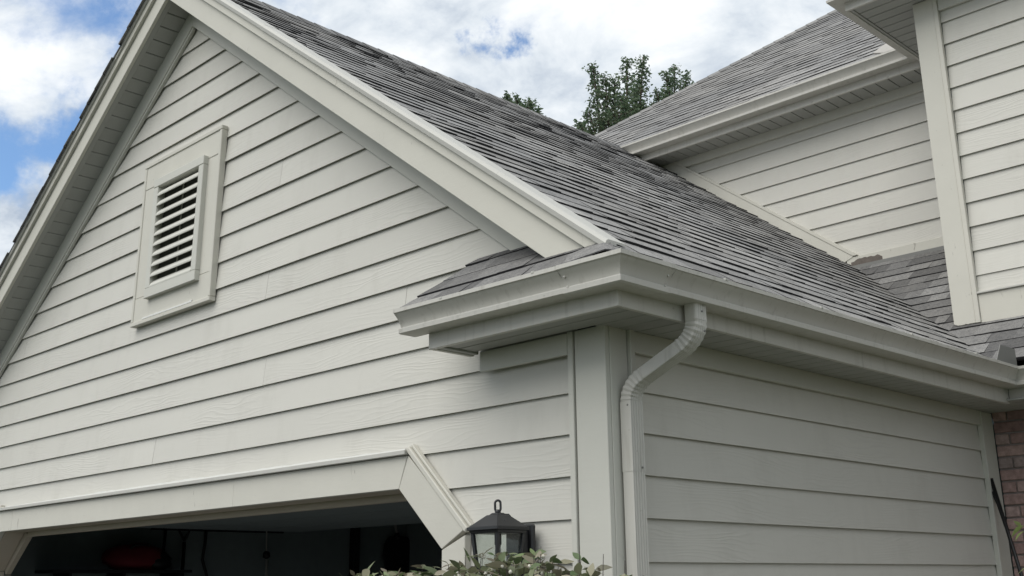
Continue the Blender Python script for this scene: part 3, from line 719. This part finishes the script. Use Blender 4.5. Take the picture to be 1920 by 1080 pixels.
# --- recessed upper wall
bw = box('recessed_wall', (-5.3, D + .021, 2.76), (-0.11, D + .12, SOF2 + .25), 'interior', house, 0)
ZB = 4.1196
for k in range(-1, 9):
    zb = ZB + k * S; z1 = min(zb + S, 5.33)
    if zb > 5.3: continue
    poly = [(-3.5, zb), (-0.10, zb), (-0.10, z1), (-3.5, z1)]
    poly = clip(poly, PIT, 1, ZR + PIT * XR + .100)
    lap_board(poly, zb, S, bw, D + .0130)
box('frieze_board', (-3.6, D - .030, 5.300), (-0.10, D - .0005, SOF2 + .02), 'trim_plain', bw)
def bl(x): return R(x)
fl = [(-3.2, bl(-3.2) - .02), (-1.452, bl(-1.452) - .02), (-1.36, 4.112), (-1.352, bl(-1.352) + .098), (-3.2, bl(-3.2) + .1045)]
xz('flashing_board', fl, D - .034, D - .001, 'worn', bw)
xz('flashing_cap', [(-3.2, bl(-3.2) + .1055), (-1.352, 4.1215), (-1.315, 4.1215), (-1.318, 4.130), (-3.2, bl(-3.2) + .126)], D - .040, D + .018, 'trim', bw)
xz('skirt_board', [(-1.43, 4.028), (-0.11, 4.028), (-0.11, 4.116), (-1.40, 4.116)], D - .030, D - .001, 'worn', bw)
pb = []
for i in range(22):
    x = -1.375 + i * .0125; pb.append((x, 4.046 + .0))
top = [(-1.375 + i * .0125, 4.064 + .040 * math.sin(math.pi * (i + 1) / 23) ** 0.6 * (0.75 + 0.6 * noise.noise(Vector((i * .30, 3, 7)))) + .004 * noise.noise(Vector((i * 1.7, 1, 2)))) for i in range(22)]
xz('peeled_patch', pb + top[::-1], D - .0318, D - .0295, 'bare_wood', bw, 0)
box('roof_flashing', (-1.40, D - .046, pent_z(D) - .06), (-0.10, D - .031, pent_z(D) - .004), 'old_metal', bw, 0)

# --- projecting upper wall and brick below
pw = box('upper_front_wall', (-0.119, D2 + .021, 2.72), (8.0, D2 + .16, SOF2 + .2), 'interior', house, 0)
box('upper_return_wall', (-0.119, D2 + .165, 2.9), (0.0, D, SOF2 + .2), 'trim_plain', house, 0)
ZRW = 3.466
for k in range(0, 13):
    zb = ZRW + k * S; z1 = min(zb + S, SOF2 - .05)
    if zb > SOF2 - .06: continue
    lap_board([(0.038, zb), (8.0, zb), (8.0, z1), (0.038, z1)], zb, S, pw, D2 + .0130)
box('starter_board', (0.038, D2 - .022, 3.150), (8.0, D2 - .001, 3.345), 'trim', pw)
box('starter_cap', (0.038, D2 - .036, 3.346), (8.0, D2 - .001, 3.358), 'white_metal', pw)
lap_board([(0.038, 3.36), (8.0, 3.36), (8.0, ZRW), (0.038, ZRW)], 3.36, S, pw, D2 + .0130)
rag = [(-0.128, 5.37), (-0.128, 3.185)] + [(-0.12 + i * .008, 3.172 + .012 * abs(noise.noise(Vector((i * 1.3, 1, 4))))) for i in range(1, 16)] + [(0.007, 3.176), (0.007, 5.37)]
xz('corner_board', rag, D2 - .028, D2 - .0005, 'worn', pw)
box('corner_strip', (0.0085, D2 - .034, 3.172), (0.037, D2 - .0005, SOF2 - .004), 'trim', pw)
box('frieze_board', (0.038, D2 - .024, SOF2 - .11), (8.0, D2 - .0005, SOF2), 'trim_plain', pw)
brw = box('brick_wall', (0.0275, 3.422, 0.0), (8.0, 3.62, 2.719), 'mortar', house, 0)
box('brickwork', (1.02, 3.413, 0.0), (8.0, 3.4215, 2.715), 'far_brick', brw, 0)
bme = {}
def brick_mesh(w):
    w = round(w, 3)
    if w not in bme:
        v, f_ = box_vf((-w / 2, -.008, -.0285), (w / 2, .008, .0285)); me = bpy.data.meshes.new('brick'); me.from_pydata(v, [], f_)
        bm = bmesh.new(); bm.from_mesh(me); bmesh.ops.bevel(bm, geom=bm.edges[:], offset=.003, segments=1, affect='EDGES'); bmesh.ops.recalc_face_normals(bm, faces=bm.faces); bm.to_mesh(me); bm.free(); bme[w] = me
    return bme[w]
r_ = 0; z = 2.715 - 0.0677
while z > 1.30:
    x = 0.029 - (0.1065 if r_ % 2 else 0.0) - 0.02
    while x < 1.0:
        a, b = max(x, 0.029), min(x + 0.203, 1.018)
        if b - a > 0.02:
            o = link('brick', brick_mesh(b - a), 'brick', brw, ((a + b) / 2, 3.4165 + random.uniform(-.002, .002), z + .0285))
        x += 0.213
    z -= 0.0677; r_ += 1

# --- upper eaves
ue = empty('upper_eave'); ue.parent = house
UX, UY = -0.480, 3.157        # fascia corner of the projecting roof
UM = D - 0.285                # fascia of the main eave
UG = SOF2 + .050
box('fascia', (UX, UY, SOF2 - .010), (8.3, UY + .02, SOF2 + .16), 'gutter', ue)
box('fascia', (UX, UY + .021, SOF2 - .010), (UX + .020, UM, SOF2 + .16), 'gutter', ue)
box('fascia', (-5.55, UM, SOF2 - .010), (UX - .001, UM + .02, SOF2 + .16), 'gutter', ue)
box('soffit_channel', (UX + .021, UY + .021, SOF2 - .005), (UX + .040, D - .035, SOF2 + .012), 'soffit', ue)
ugut = sweep('upper_gutter', [(8.3, UY, 0, -1, UG), (UX, UY, -1, -1, UG), (UX, UM, -1, -1, UG), (-5.6, UM, 0, -1, UG)], PROF, 'gutter', house)
y = UY + .022
while y < D - .04:
    yb = min(y + .1, D - .035)
    x1 = -0.129 if y > D2 - .05 else 8.2
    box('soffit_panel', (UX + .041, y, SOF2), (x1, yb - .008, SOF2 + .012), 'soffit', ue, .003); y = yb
x = UX - .003
while x > -3.8:
    box('soffit_panel', (x - .0995, UM + .021, SOF2 + .0005), (x, D - .031, SOF2 + .012), 'soffit', ue, .002); x -= .1072
box('groove_shade_backer', (-5.5, UM + .02, SOF2 + .018), (UX, D, SOF2 + .024), 'darkstuff', ue, 0)  # upper soffit groove shade painted as black sheets behind the gaps
box('groove_shade_backer', (UX + .0, UY + .02, SOF2 + .018), (8.2, D, SOF2 + .024), 'darkstuff', ue, 0)
# upper roofs
MU = 0.77; cu = 1 / math.sqrt(1 + MU * MU)
EY = UM - .05; EZ = SOF2 + .150; HX = -5.52
def mz(y): return EZ + MU * (y - EY)
YT = 8.6
mroof = slab('main_roof', [(HX, EY, mz(EY)), (UX - .05, EY, mz(EY)), (UX - .05 + YT - EY, YT, mz(YT)), (HX + YT - EY, YT, mz(YT))], 0.03)
shingles(mroof, (0, EY, EZ), (1, 0, 0), (0, cu, MU * cu), lambda v: (HX + v * cu, UX - .05 + v * cu), (YT - EY) / cu, 41, 200, 0.126, -0.015, 0.8, 0.85)
slab('main_roof_side', [(HX, EY, EZ), (HX + YT - EY, YT, mz(YT)), (HX, 2 * YT - EY, EZ)], 0.03)
PX, PY = UX - .05, UY - .05
slab('projecting_roof', [(PX, PY, EZ), (8.4, PY, EZ), (8.4, 8.0, EZ + MU * (8 - PY)), (PX + 8 - PY, 8.0, EZ + MU * (8 - PY))], 0.03, 'shingle')
slab('projecting_roof_side', [(PX, PY, EZ), (PX + 8 - PY, 8.0, EZ + MU * (8 - PY)), (PX + UM - .0 - PY + .2, UM + .2, EZ + MU * (UM + .2 - PY)), (PX, EY, EZ)], 0.03, 'shingle')
# hip caps on the main roof
k = 0; t_ = 0.0
hv = Vector((1, 1, MU)).normalized(); hs = Vector((1, -1, 0)).normalized()
while t_ < 5.6:
    p0 = Vector((HX, EY, EZ)) + hv * t_; p1 = p0 + hv * .25; w = .11
    V = []
    for p_, up_ in ((p0, .016), (p1, .006)):
        V += [p_ + hs * w + Vector((0, 0, -w * MU * .71 + up_)), p_ + Vector((0, 0, up_ + .012)), p_ - hs * w + Vector((0, 0, -w * MU * .71 + up_)), p_ + Vector((0, 0, up_ - .012))]
    tt = random.uniform(.3, .55)
    build('hip_cap', V, [(0, 1, 2, 3), (7, 6, 5, 4), (0, 4, 5, 1), (1, 5, 6, 2), (2, 6, 7, 3), (3, 7, 4, 0)], 'shingle', mroof, tone=[.05, .05, tt, tt, .1, .1]); t_ += .143
# loose valley metal at the foot of the upper valley
def mr(x, y, h): return (x, y, mz(y) + h)
vp = [(-0.545, EY + .02), (-0.80, EY + .06), (-0.93, EY + .17), (-0.90, EY + .32), (-0.74, EY + .42), (-0.60, EY + .44), (-0.30, EY + .40)]
build('valley_flashing', [mr(a, b, .022) for a, b in vp] + [mr(a, b, .014) for a, b in vp], [tuple(range(7)), tuple(range(7, 14))[::-1]] + [(i, (i + 1) % 7, 7 + (i + 1) % 7, 7 + i) for i in range(7)], 'patch', mroof)

# ------------------------------------------------------------------ wall lantern
LX, LY = -0.432, -0.155
lan = tag(empty('wall_lantern', (LX, 0, 1.60)), 'black metal wall lantern with clear glass panes and ring finial', 'lantern')
def LB(name, a, b, m='black_metal', bev=.002): return box(name, (LX + a[0], LY + a[1], a[2]), (LX + b[0], LY + b[1], b[2]), m, lan, bev)
LE = 1.905
def frus(name, h0, z0, h1, z1, m='black_metal', bev=.0015, th=None):
    v = [(LX + sx * h, LY + sy * h, z) for h, z in ((h0, z0), (h1, z1)) for sx, sy in ((-1, -1), (1, -1), (1, 1), (-1, 1))]
    return build(name, v, [(3, 2, 1, 0), (4, 5, 6, 7), (0, 1, 5, 4), (1, 2, 6, 5), (2, 3, 7, 6), (3, 0, 4, 7)], m, lan, bev)
roof_l = frus('roof', 0.080, LE + .006, 0.030, LE + .050)
frus('roof_rim', 0.0835, LE - .006, 0.0835, LE + .006); frus('roof_collar', 0.072, LE - .018, 0.078, LE - .0065)
frus('roof_cap', 0.024, LE + .0505, 0.016, LE + .058)
tube('finial_stem', [(LX, LY, LE + .055), (LX, LY, LE + .064), (LX, LY, LE + .070)], [.010, .012, .007], 'black_metal', lan)
ring = []
for i in range(20):
    an = 2 * math.pi * i / 20; zz_ = 0.0115 * math.sin(an) + (0.009 if math.sin(an) > 0 else -0.009)
    a_ = 0.0105 * math.cos(an); ring.append((LX + a_ * .72, LY + a_ * .70, LE + .083 + zz_))
tube('finial_ring', ring, .0044, 'black_metal', lan, 8, True)
hb, ht = 0.046, 0.066; zb2, zt2 = 1.665, LE - .018
for sx, sy in ((-1, -1), (1, -1), (1, 1), (-1, 1)):
    w = .0065
    v = [(LX + sx * h + ax * w, LY + sy * h + ay * w, z) for h, z in ((hb, zb2), (ht, zt2)) for ax, ay in ((-1, -1), (1, -1), (1, 1), (-1, 1))]
    build('corner_bar', v, [(3, 2, 1, 0), (4, 5, 6, 7), (0, 1, 5, 4), (1, 2, 6, 5), (2, 3, 7, 6), (3, 0, 4, 7)], 'black_metal', lan, .001)
for (ax, ay) in ((0, -1), (1, 0), (0, 1), (-1, 0)):
    tx, ty = -ay, ax; v = []
    for t2 in (0.0, .0025):
        for h, z in ((hb, zb2), (ht, zt2)):
            for s_ in (-1, 1): v.append((LX + ax * (h - t2) + tx * s_ * (h - .007), LY + ay * (h - t2) + ty * s_ * (h - .007), z))
    build('glass_pane', v, [(0, 1, 3, 2), (4, 6, 7, 5), (0, 4, 5, 1), (2, 3, 7, 6), (0, 2, 6, 4), (1, 5, 7, 3)], 'glass', lan)
frus('base', 0.050, zb2 - .014, 0.052, zb2 - .001); frus('base_foot', 0.020, zb2 - .04, 0.042, zb2 - .0145)
tube('bulb_socket', [(LX, LY, zt2 - .001), (LX, LY, zt2 - .040)], .013, 'black_metal', lan, 10)
tube('bulb', [(LX, LY, zt2 - .040), (LX, LY, zt2 - .055), (LX, LY, zt2 - .085), (LX, LY, zt2 - .115), (LX, LY, zt2 - .125)], [.007, .011, .013, .008, .002], 'bulb', lan, 10)
box('back_plate', (LX - .060, -0.044, 1.615), (LX + .070, -0.021, LE + .018), 'black_metal', lan, .006)
box('back_box', (LX - .045, -0.072, 1.64), (LX + .052, -0.0445, LE + .002), 'black_metal', lan, .004)
xz('bracket', [(LX - .008, LE + .01), (LX + .008, LE + .01), (LX + .008, LE + .056), (LX - .008, LE + .056)], LY + .03, LY + .052, 'black_metal', lan)
yz('bracket_arm', [(LY + .052, LE + .046), (LY + .052, LE + .058), (-0.046, LE + .012), (-0.046, LE - .004)], LX - .007, LX + .007, 'black_metal', lan)
tube('screw_knob', [(LX + .055, LY - .02, LE + .014), (LX + .055, LY - .02, LE + .030)], .004, 'black_metal', lan)

# ------------------------------------------------------------------ things inside the garage
WX = XL + .14
def on_wall(y, z, d=.06): return (WX + d, y, z)
shelf = tag(empty('wall_shelf', (WX, 1.3, 1.86)), 'dark metal shelf on the inner garage wall under a red bag', 'shelf')
box('shelf_board', (WX, 0.70, 1.845), (WX + .34, 1.90, 1.868), 'darkstuff', shelf)
for y in (0.85, 1.3, 1.8): yz('shelf_bracket', [(y, 1.62), (y + .025, 1.62), (y + .025, 1.8445), (y, 1.8445)], WX, WX + .30, 'darkstuff', shelf)
def blob(name, c, r, m, parent, seed=0, amp=.12, nu=18, nv=10):
    V, Fc = [], []
    for i in range(nv + 1):
        th = math.pi * i / nv
        for k in range(nu):
            ph = 2 * math.pi * k / nu; d = Vector((math.sin(th) * math.cos(ph), math.sin(th) * math.sin(ph), math.cos(th)))
            s_ = 1 + amp * noise.noise(d * 2.2 + Vector((seed, 0, 0))); V.append((c[0] + d.x * r[0] * s_, c[1] + d.y * r[1] * s_, c[2] + max(-.8, d.z) * r[2] * s_))
    for i in range(nv):
        for k in range(nu): Fc.append((i * nu + k, i * nu + (k + 1) % nu, (i + 1) * nu + (k + 1) % nu, (i + 1) * nu + k))
    return build(name, V, Fc, m, parent, smooth=True)
bag = tag(empty('sports_bag', (WX + .18, 1.45, 1.868)), 'soft red and black bag lying on the garage wall shelf', 'bag')
blob('bag_body', (WX + .19, 1.44, 1.962), (.15, .27, .118), 'red', bag, 2, .25)
blob('bag_end', (WX + .19, 1.62, 1.935), (.14, .14, .083), 'darkstuff', bag, 6, .2)
tube('bag_strap', [(WX + .25, 1.28, 1.96), (WX + .28, 1.38, 2.06), (WX + .28, 1.5, 2.07), (WX + .25, 1.60, 1.97)], .012, 'darkstuff', bag)
rail = tag(empty('tool_rail', (WX, 2.4, 2.25)), 'long dark tool rail with hooks on the inner garage wall', 'tool rail')
box('rail_bar', (WX, 1.66, 2.205), (WX + .03, 3.0, 2.245), 'darkstuff', rail)
box('rail_bar', (WX, 1.66, 2.300), (WX + .03, 3.15, 2.335), 'darkstuff', rail)
for y in (1.75, 1.95, 2.17, 2.5, 2.78, 2.95): tube('hook', [(WX + .03, y, 2.225), (WX + .07, y, 2.22), (WX + .08, y, 2.245)], .006, 'darkstuff', rail, 6)
def hang(name, label, parts, z0):
    o = tag(empty(name, (WX + .06, parts[0][1][0][1], z0)), label, name.replace('_', ' '))
    for pn, path, r, m in parts: tube(pn, path, r, m, o)
    return o
hang('broom', 'straight dark handled broom hanging first on the tool rail', [('handle', [on_wall(1.77, 2.27), on_wall(1.745, 0.9)], .014, 'darkstuff'), ('head', [on_wall(1.66, 0.85), on_wall(1.83, 0.85)], .04, 'darkstuff')], .8)
fk = hang('garden_fork', 'dark garden fork with Y shaped grip hanging on the tool rail', [('handle', [on_wall(1.955, 2.11), on_wall(1.97, 1.3)], .016, 'darkstuff'), ('grip', [on_wall(1.955, 2.12), on_wall(1.885, 2.225), on_wall(2.01, 2.228), on_wall(1.955, 2.12)], .013, 'darkstuff')], 1.0)
for dy in (-.06, -.02, .02, .06): tube('tine', [on_wall(1.97 + dy * .5, 1.31), on_wall(1.97 + dy, 1.24), on_wall(1.97 + dy, 1.0)], .006, 'darkstuff', fk, 6)
hang('string_trimmer', 'dark bent shaft of a garden trimmer hanging on the tool rail', [('shaft', [on_wall(2.165, 2.275), on_wall(2.16, 2.1), on_wall(2.145, 1.96), on_wall(2.20, 1.82), on_wall(2.26, 1.2)], .014, 'darkstuff'), ('head', [on_wall(2.26, 1.2), on_wall(2.27, 1.1)], .06, 'darkstuff')], 1.05)
hang('pull_cord', 'pale pull cord with dark round knob beside the tool rail', [('cord', [on_wall(2.74, 2.62, .1), on_wall(2.775, 2.03, .1)], .007, 'grey_handle'), ('knob', [on_wall(2.775, 2.04, .1), on_wall(2.776, 2.02, .1), on_wall(2.777, 1.985, .1), on_wall(2.778, 1.97, .1)], [.012, .034, .034, .012], 'darkstuff'), ('tail', [on_wall(2.785, 1.97, .1), on_wall(2.79, 1.7, .1)], .014, 'grey_handle')], 1.7)
pst = tag(empty('storage_post', (WX + .06, 3.81, 0.02)), 'dark upright storage post standing by the garage wall', 'post')
box('post', (WX + .02, 3.78, 0.022), (WX + .10, 3.85, 2.42), 'darkstuff', pst); box('post_foot', (WX + .01, 3.72, 0.0205), (WX + .2, 3.91, 0.035), 'darkstuff', pst)
shv = hang('shovel', 'dark bladed shovel with pale grey shaft hanging beyond the post', [('shaft', [on_wall(4.26, 2.56), on_wall(4.345, 2.225)], .013, 'grey_handle'), ('socket', [on_wall(4.345, 2.24), on_wall(4.36, 2.17)], [.02, .03], 'darkstuff')], 1.8)
bp = [(-.03, .28), (-.12, .27), (-.18, .20), (-.20, .08), (-.16, -.06), (0, -.16), (.16, -.06), (.20, .08), (.18, .20), (.12, .27), (.03, .28)]
yz('blade', [(4.37 + a, 1.93 + b) for a, b in bp], WX + .05, WX + .062, 'darkstuff', shv)

# ------------------------------------------------------------------ black pole against the brick corner
pole = tag(empty('garden_hook', (0.62, 3.05, 0.0)), 'thin black metal garden hook leaning in the corner by the brick wall', 'garden hook')
tp = Vector((0.030, 3.27, 2.245)); bt = Vector((0.50, 3.10, 0.0))
# keep the shaft on the sight line of its lower end
tube('shaft', [tp, tp.lerp(bt, .25), tp.lerp(bt, .6), bt], .011, 'pole_black', pole)
a_ = tp.lerp(bt, .035)
tube('hook', [tp.lerp(bt, .12), tp.lerp(bt, .065) + Vector((-.006, 0, .004)), a_ + Vector((-.018, 0, .002)), a_ + Vector((-.042, 0, .012))], [.011, .010, .008, .006], 'pole_black', pole)

# ------------------------------------------------------------------ leaves
def leaf_geo(L, W, curl=0.25, fold=0.18):
    """pointed leaf along +X, folded on its midrib"""
    st = [(0, .0), (.16, .62), (.40, 1.0), (.68, .72), (.88, .30), (1, .0)]
    mid, lf, rt = [], [], []
    for t_, w in st:
        z = -curl * L * t_ * t_; mid.append((t_ * L, 0, z)); lf.append((t_ * L, w * W / 2, z + fold * w * W / 2)); rt.append((t_ * L, -w * W / 2, z + fold * w * W / 2))
    V = mid + lf[1:-1] + rt[1:-1]; Fc = []
    n = len(st); l0, r0 = n, n + n - 2
    for i in range(n - 1):
        a, b = i, i + 1
        la = None if i == 0 else l0 + i - 1; lb = None if i + 1 == n - 1 else l0 + i
        ra = None if i == 0 else r0 + i - 1; rb = None if i + 1 == n - 1 else r0 + i
        Fc.append(tuple(q for q in (a, b, lb, la) if q is not None)); Fc.append(tuple(q for q in (b, a, ra, rb) if q is not None))
    return V, Fc
def frame(d, up_=Vector((0, 0, 1)), roll=0.0):
    d = d.normalized(); y = up_.cross(d)
    if y.length < 1e-4: y = Vector((0, 1, 0))
    y.normalize(); z = d.cross(y); m_ = Matrix((d, y, z)).transposed()
    return (m_ @ Matrix.Rotation(roll, 3, 'X'))

# --- shrub in front of the corner
brnd = random.Random(12)
bush = tag(empty('shrub', (0.0, -0.60, 0.0)), 'leafy shrub with dull green and reddish leaves beneath the wall lantern', 'shrub')
stems, leaves, buds = [], [], []
def bush_top(x):               # crown outline along x at y=-0.6
    return 1.725 + 0.062 * math.exp(-((x - .10) / .42) ** 2) + 0.012 * math.sin(x * 11) + 0.010 * math.sin(x * 23 + 1)
for i in range(430):
    x = brnd.uniform(-0.86, 0.66); y = -0.62 + brnd.uniform(-.33, .30)
    edge = max(abs(y + .62) / .36, max(0, (abs(x + .1) - .5) / .32)); zt = bush_top(x) - 0.10 * edge ** 2 + brnd.uniform(-.07, .004)
    base = Vector((-0.1 + (x + .1) * .35, -0.62 + (y + .62) * .4, 0.0)); tip = Vector((x, y, zt)); mid = base.lerp(tip, .55) + Vector((brnd.uniform(-.06, .06), brnd.uniform(-.06, .06), .05))
    stems.append((base, mid, tip)); n = brnd.randint(10, 14); an = brnd.uniform(0, 6.28)
    for k in range(n):
        t_ = 1 - k / n * .42; p_ = mid.lerp(tip, max(0, (t_ - .55) / .45)) if t_ > .55 else base.lerp(mid, t_ / .55)
        for s_ in (0, math.pi):
            a = an + k * 1.57 + s_ + brnd.uniform(-.4, .4); el = brnd.uniform(-.55, .55) + (0.35 if k < 2 else 0)
            d = Vector((math.cos(a) * math.cos(el), math.sin(a) * math.cos(el), math.sin(el)))
            leaves.append((p_, d, brnd.uniform(.5, 1.2), brnd.uniform(-1.0, 1.0)))
    if brnd.random() < .35: buds.append(tip + Vector((brnd.uniform(-.02, .02), brnd.uniform(-.02, .02), brnd.uniform(-.03, .005))))
for (x, y, z) in ((-0.12, -.60, 1.80), (0.22, -.60, 1.815), (0.36, -.58, 1.795), (0.47, -.6, 1.785), (0.55, -.6, 1.765), (-.05, -.62, 1.80)):
    t2 = Vector((x, y, z)); stems.append((t2 - Vector((.05, .0, .9)), t2 - Vector((.015, .01, .35)), t2))
for p_, d, sz in ((Vector((-.10, -.6, 1.775)), Vector((-.2, -.3, .9)), 1.0), (Vector((-.66, -.6, 1.725)), Vector((.2, .3, 1)), 1.5), (Vector((-.64, -.6, 1.73)), Vector((.9, .6, -.1)), 1.4)):
    leaves.append((p_, d, sz, 0.2))
build('stems', *join_vf([tube_vf(list(s_), [.005, .0026, .0010], 5) for s_ in stems]), 'twig', bush, smooth=True)
LG = [leaf_geo(.052, .024, c, f2) for c, f2 in ((.2, .2), (.35, .3), (.05, .15), (.45, .1))]
lmesh = []
for v, f_ in LG:
    me = bpy.data.meshes.new('leaf'); me.from_pydata(v, [], f_); me.materials.append(M['bush_leaf_obj'])
    for p_ in me.polygons: p_.use_smooth = True
    lmesh.append(me)
leaves.sort(key=lambda q: -(q[0].z - 0.35 * (q[0] - CAM).length))
for p_, d, sz, ro in leaves[:290]:
    o = bpy.data.objects.new('leaf', brnd.choice(lmesh)); col.objects.link(o); o.parent = bush
    m4 = frame(d, roll=ro).to_4x4() @ Matrix.Scale(sz, 4); m4.translation = p_ - WLOC[bush.name]; o.matrix_local = m4
VV, FF, TT = [], [], []
for p_, d, sz, ro in leaves[290:]:
    v, f_ = brnd.choice(LG); m3 = frame(d, roll=ro) * sz; o = len(VV)
    VV += [p_ + m3 @ Vector(q) for q in v]; FF += [tuple(k + o for k in q) for q in f_]; TT += [brnd.random()] * len(f_)
so = build('foliage', VV, FF, 'bush_leaf', bush, tone=TT, smooth=True); so['kind'] = 'stuff'
build('buds', *join_vf([tube_vf([b - Vector((0, 0, .006)), b, b + Vector((0, 0, .006))], [.003, .006, .002], 6) for b in buds]), 'bud', bush, smooth=True)['kind'] = 'stuff'

# --- young plant by the brick wall
pl = tag(empty('young_plant', (0.46, 2.80, 0.0)), 'young plant with bright lime green leaves near the brick wall', 'plant')
prnd = random.Random(4)
tube('stem', [(0.46, 2.80, 0.0), (0.44, 2.82, 0.8), (0.41, 2.83, 1.5), (0.37, 2.83, 2.02)], [.012, .010, .006, .003], 'twig', pl)
PG = leaf_geo(.085, .045, .3, .2); pme = bpy.data.meshes.new('leaf'); pme.from_pydata(PG[0], [], PG[1]); pme.materials.append(M['lime_leaf'])
plv = [(Vector((.345, 2.83, 1.962)), Vector((-.75, -.25, -.40)), 1.0), (Vector((.345, 2.83, 1.935)), Vector((-.40, -.5, -.28)), .85), (Vector((.33, 2.83, 1.955)), Vector((-.2, -.3, .45)), .6), (Vector((.36, 2.83, 1.765)), Vector((-.8, -.3, -.2)), 1.0)]
for k in range(34):
    t_ = prnd.uniform(.35, .96); a = prnd.uniform(-1.5, 2.0); z = 2.0 * t_
    plv.append((Vector((.46 - .09 * t_ ** 2 + .02, 2.80 + .03 * t_, z)), Vector((math.cos(a), math.sin(a), prnd.uniform(-.4, .2))), prnd.uniform(.7, 1.2)))
for p_, d, sz in plv:
    o = bpy.data.objects.new('leaf', pme); col.objects.link(o); o.parent = pl
    m4 = frame(d, roll=prnd.uniform(-.5, .5)).to_4x4() @ Matrix.Scale(sz, 4); m4.translation = p_ - WLOC[pl.name]; o.matrix_local = m4

# ------------------------------------------------------------------ trees behind the house
FPX = 2079.28
def at(u, v, dist):            # point on the sight line of a pixel at a horizontal distance
    d = right * ((u - 991.54) / FPX) - up * ((v - 443.76) / FPX) + fwd
    return CAM + d / math.hypot(d.x, d.y) * dist
def tree(label, dist, trunk_px, leaders, seed, lower):
    """leaders: (u, v_top, v_bottom, half width px) leafy shoots; lower: (u,v,radius m) hidden crown masses"""
    rnd = random.Random(seed); bp_ = at(trunk_px, 400, dist); bp_.z = 0
    t = tag(empty('tree', bp_), label, 'tree', 'trees behind the house')
    fork = Vector((bp_.x, bp_.y, 7.0)); tubes = [tube_vf([bp_ + Vector((0, 0, -.1)), bp_ + Vector((.1, .05, 3.5)), fork], [.32, .25, .19], 10)]
    VV, FF, TT = [], [], []
    def leaf(p_, sz):
        d = Vector((rnd.uniform(-1, 1), rnd.uniform(-1, 1), rnd.uniform(-.8, .6))); m3 = frame(d, roll=rnd.uniform(-1.5, 1.5)) * sz
        L, W = 1.0, .55; o = len(VV)
        for q in ((0, 0, 0), (.45 * L, W / 2, .06), (L, 0, -.15), (.45 * L, -W / 2, .06)): VV.append(p_ + m3 @ Vector(q))
        FF.append((o, o + 1, o + 2, o + 3)); TT.append(rnd.random())
    def shoot(a, b, r, nl):
        tubes.append(tube_vf([a, a.lerp(b, .5) + Vector((rnd.uniform(-.05, .05), rnd.uniform(-.05, .05), .03)), b], [r, r * .7, r * .35], 5))
        for i in range(nl):
            p_ = a.lerp(b, rnd.uniform(.25, 1.05)) + Vector([rnd.gauss(0, .055) for _ in range(3)]); leaf(p_, rnd.uniform(.07, .13))
    for (u, v0, v1, hw) in leaders:
        dd = dist + rnd.uniform(-1.0, 1.0); top_ = at(u, v0 + 6, dd); bot = at(u + (trunk_px - u) * .25, v1, dd); mpp = dist / FPX * 1.07
        tubes.append(tube_vf([fork + Vector((rnd.uniform(-.1, .1), rnd.uniform(-.1, .1), 0)), fork.lerp(bot, .6) + Vector((0, 0, .5)), bot, top_], [.09, .06, .035, .012], 6))
        n = int((v1 - v0) * .50) + 4
        for i in range(n):
            t_ = (i + rnd.random()) / n; p_ = bot.lerp(top_, t_); wid = 1.18 * hw * mpp * (0.35 + 0.75 * math.sin(min(1, (1.06 - t_) * 1.25) * math.pi * .5)) * rnd.uniform(.45, 1.1)
            a = rnd.uniform(0, 6.283); q = p_ + Vector((math.cos(a) * wid, math.sin(a) * wid, wid * rnd.uniform(.1, .8)))
            shoot(p_, q, .010, rnd.randint(5, 11))
        for i in range(12): leaf(top_ + Vector([rnd.gauss(0, .05) for _ in range(3)]), rnd.uniform(.06, .11))
    for (u, v, rad) in lower:
        c = at(u, v, dist + rnd.uniform(-.6, .6)); tubes.append(tube_vf([fork, fork.lerp(c, .5) + Vector((0, 0, .3)), c], [.08, .05, .02], 6))
        for i in range(int(70 * rad * rad)):
            d = Vector([rnd.gauss(0, 1) for _ in range(3)]).normalized(); q = c + d * rad * rnd.uniform(.5, 1.0); shoot(c.lerp(q, .6), q, .008, 12)
    build('trunk', *join_vf(tubes), 'bark', t, smooth=True)
    so = build('crown', VV, FF, 'tree_leaf', t, tone=TT)
    return t
tree('tall green leafy tree between the two shingle roofs with upright shoots', 27, 1170,
     [(1112, 118, 250, 17), (1135, 140, 260, 22), (1152, 146, 262, 18), (1176, 108, 240, 21), (1206, 104, 235, 13), (1192, 160, 262, 20), (1165, 180, 268, 26), (1085, 225, 262, 15), (1105, 205, 270, 22), (1130, 215, 280, 24), (1205, 190, 265, 15)],
     5, [(1140, 330, 1.3), (1190, 350, 1.3), (1100, 360, 1.2), (1160, 430, 1.8), (1240, 420, 1.6), (1080, 430, 1.6)])
tree('thinner leafy tree just above the sloping upper roof edge', 29, 1262,
     [(1250, 130, 230, 12), (1265, 120, 225, 11), (1287, 135, 215, 13), (1232, 165, 240, 15), (1300, 155, 205, 9), (1312, 162, 200, 7), (1220, 190, 245, 13), (1255, 165, 235, 16)],
     9, [(1260, 300, 1.2), (1300, 330, 1.3), (1230, 340, 1.3), (1270, 400, 1.7)])
tree('leafy treetop peeking over the long garage ridge', 26, 985,
     [(948, 174, 215, 9), (968, 178, 225, 14), (992, 184, 232, 15), (1007, 200, 240, 10), (1030, 226, 250, 4), (975, 195, 240, 16)],
     14, [(975, 290, 1.1), (1000, 320, 1.2), (950, 330, 1.2), (980, 400, 1.6)])
print('objects', len(bpy.data.objects), 'tris', sum(len(p_.vertices) - 2 for o in bpy.data.objects if o.type == 'MESH' for p_ in o.data.polygons))
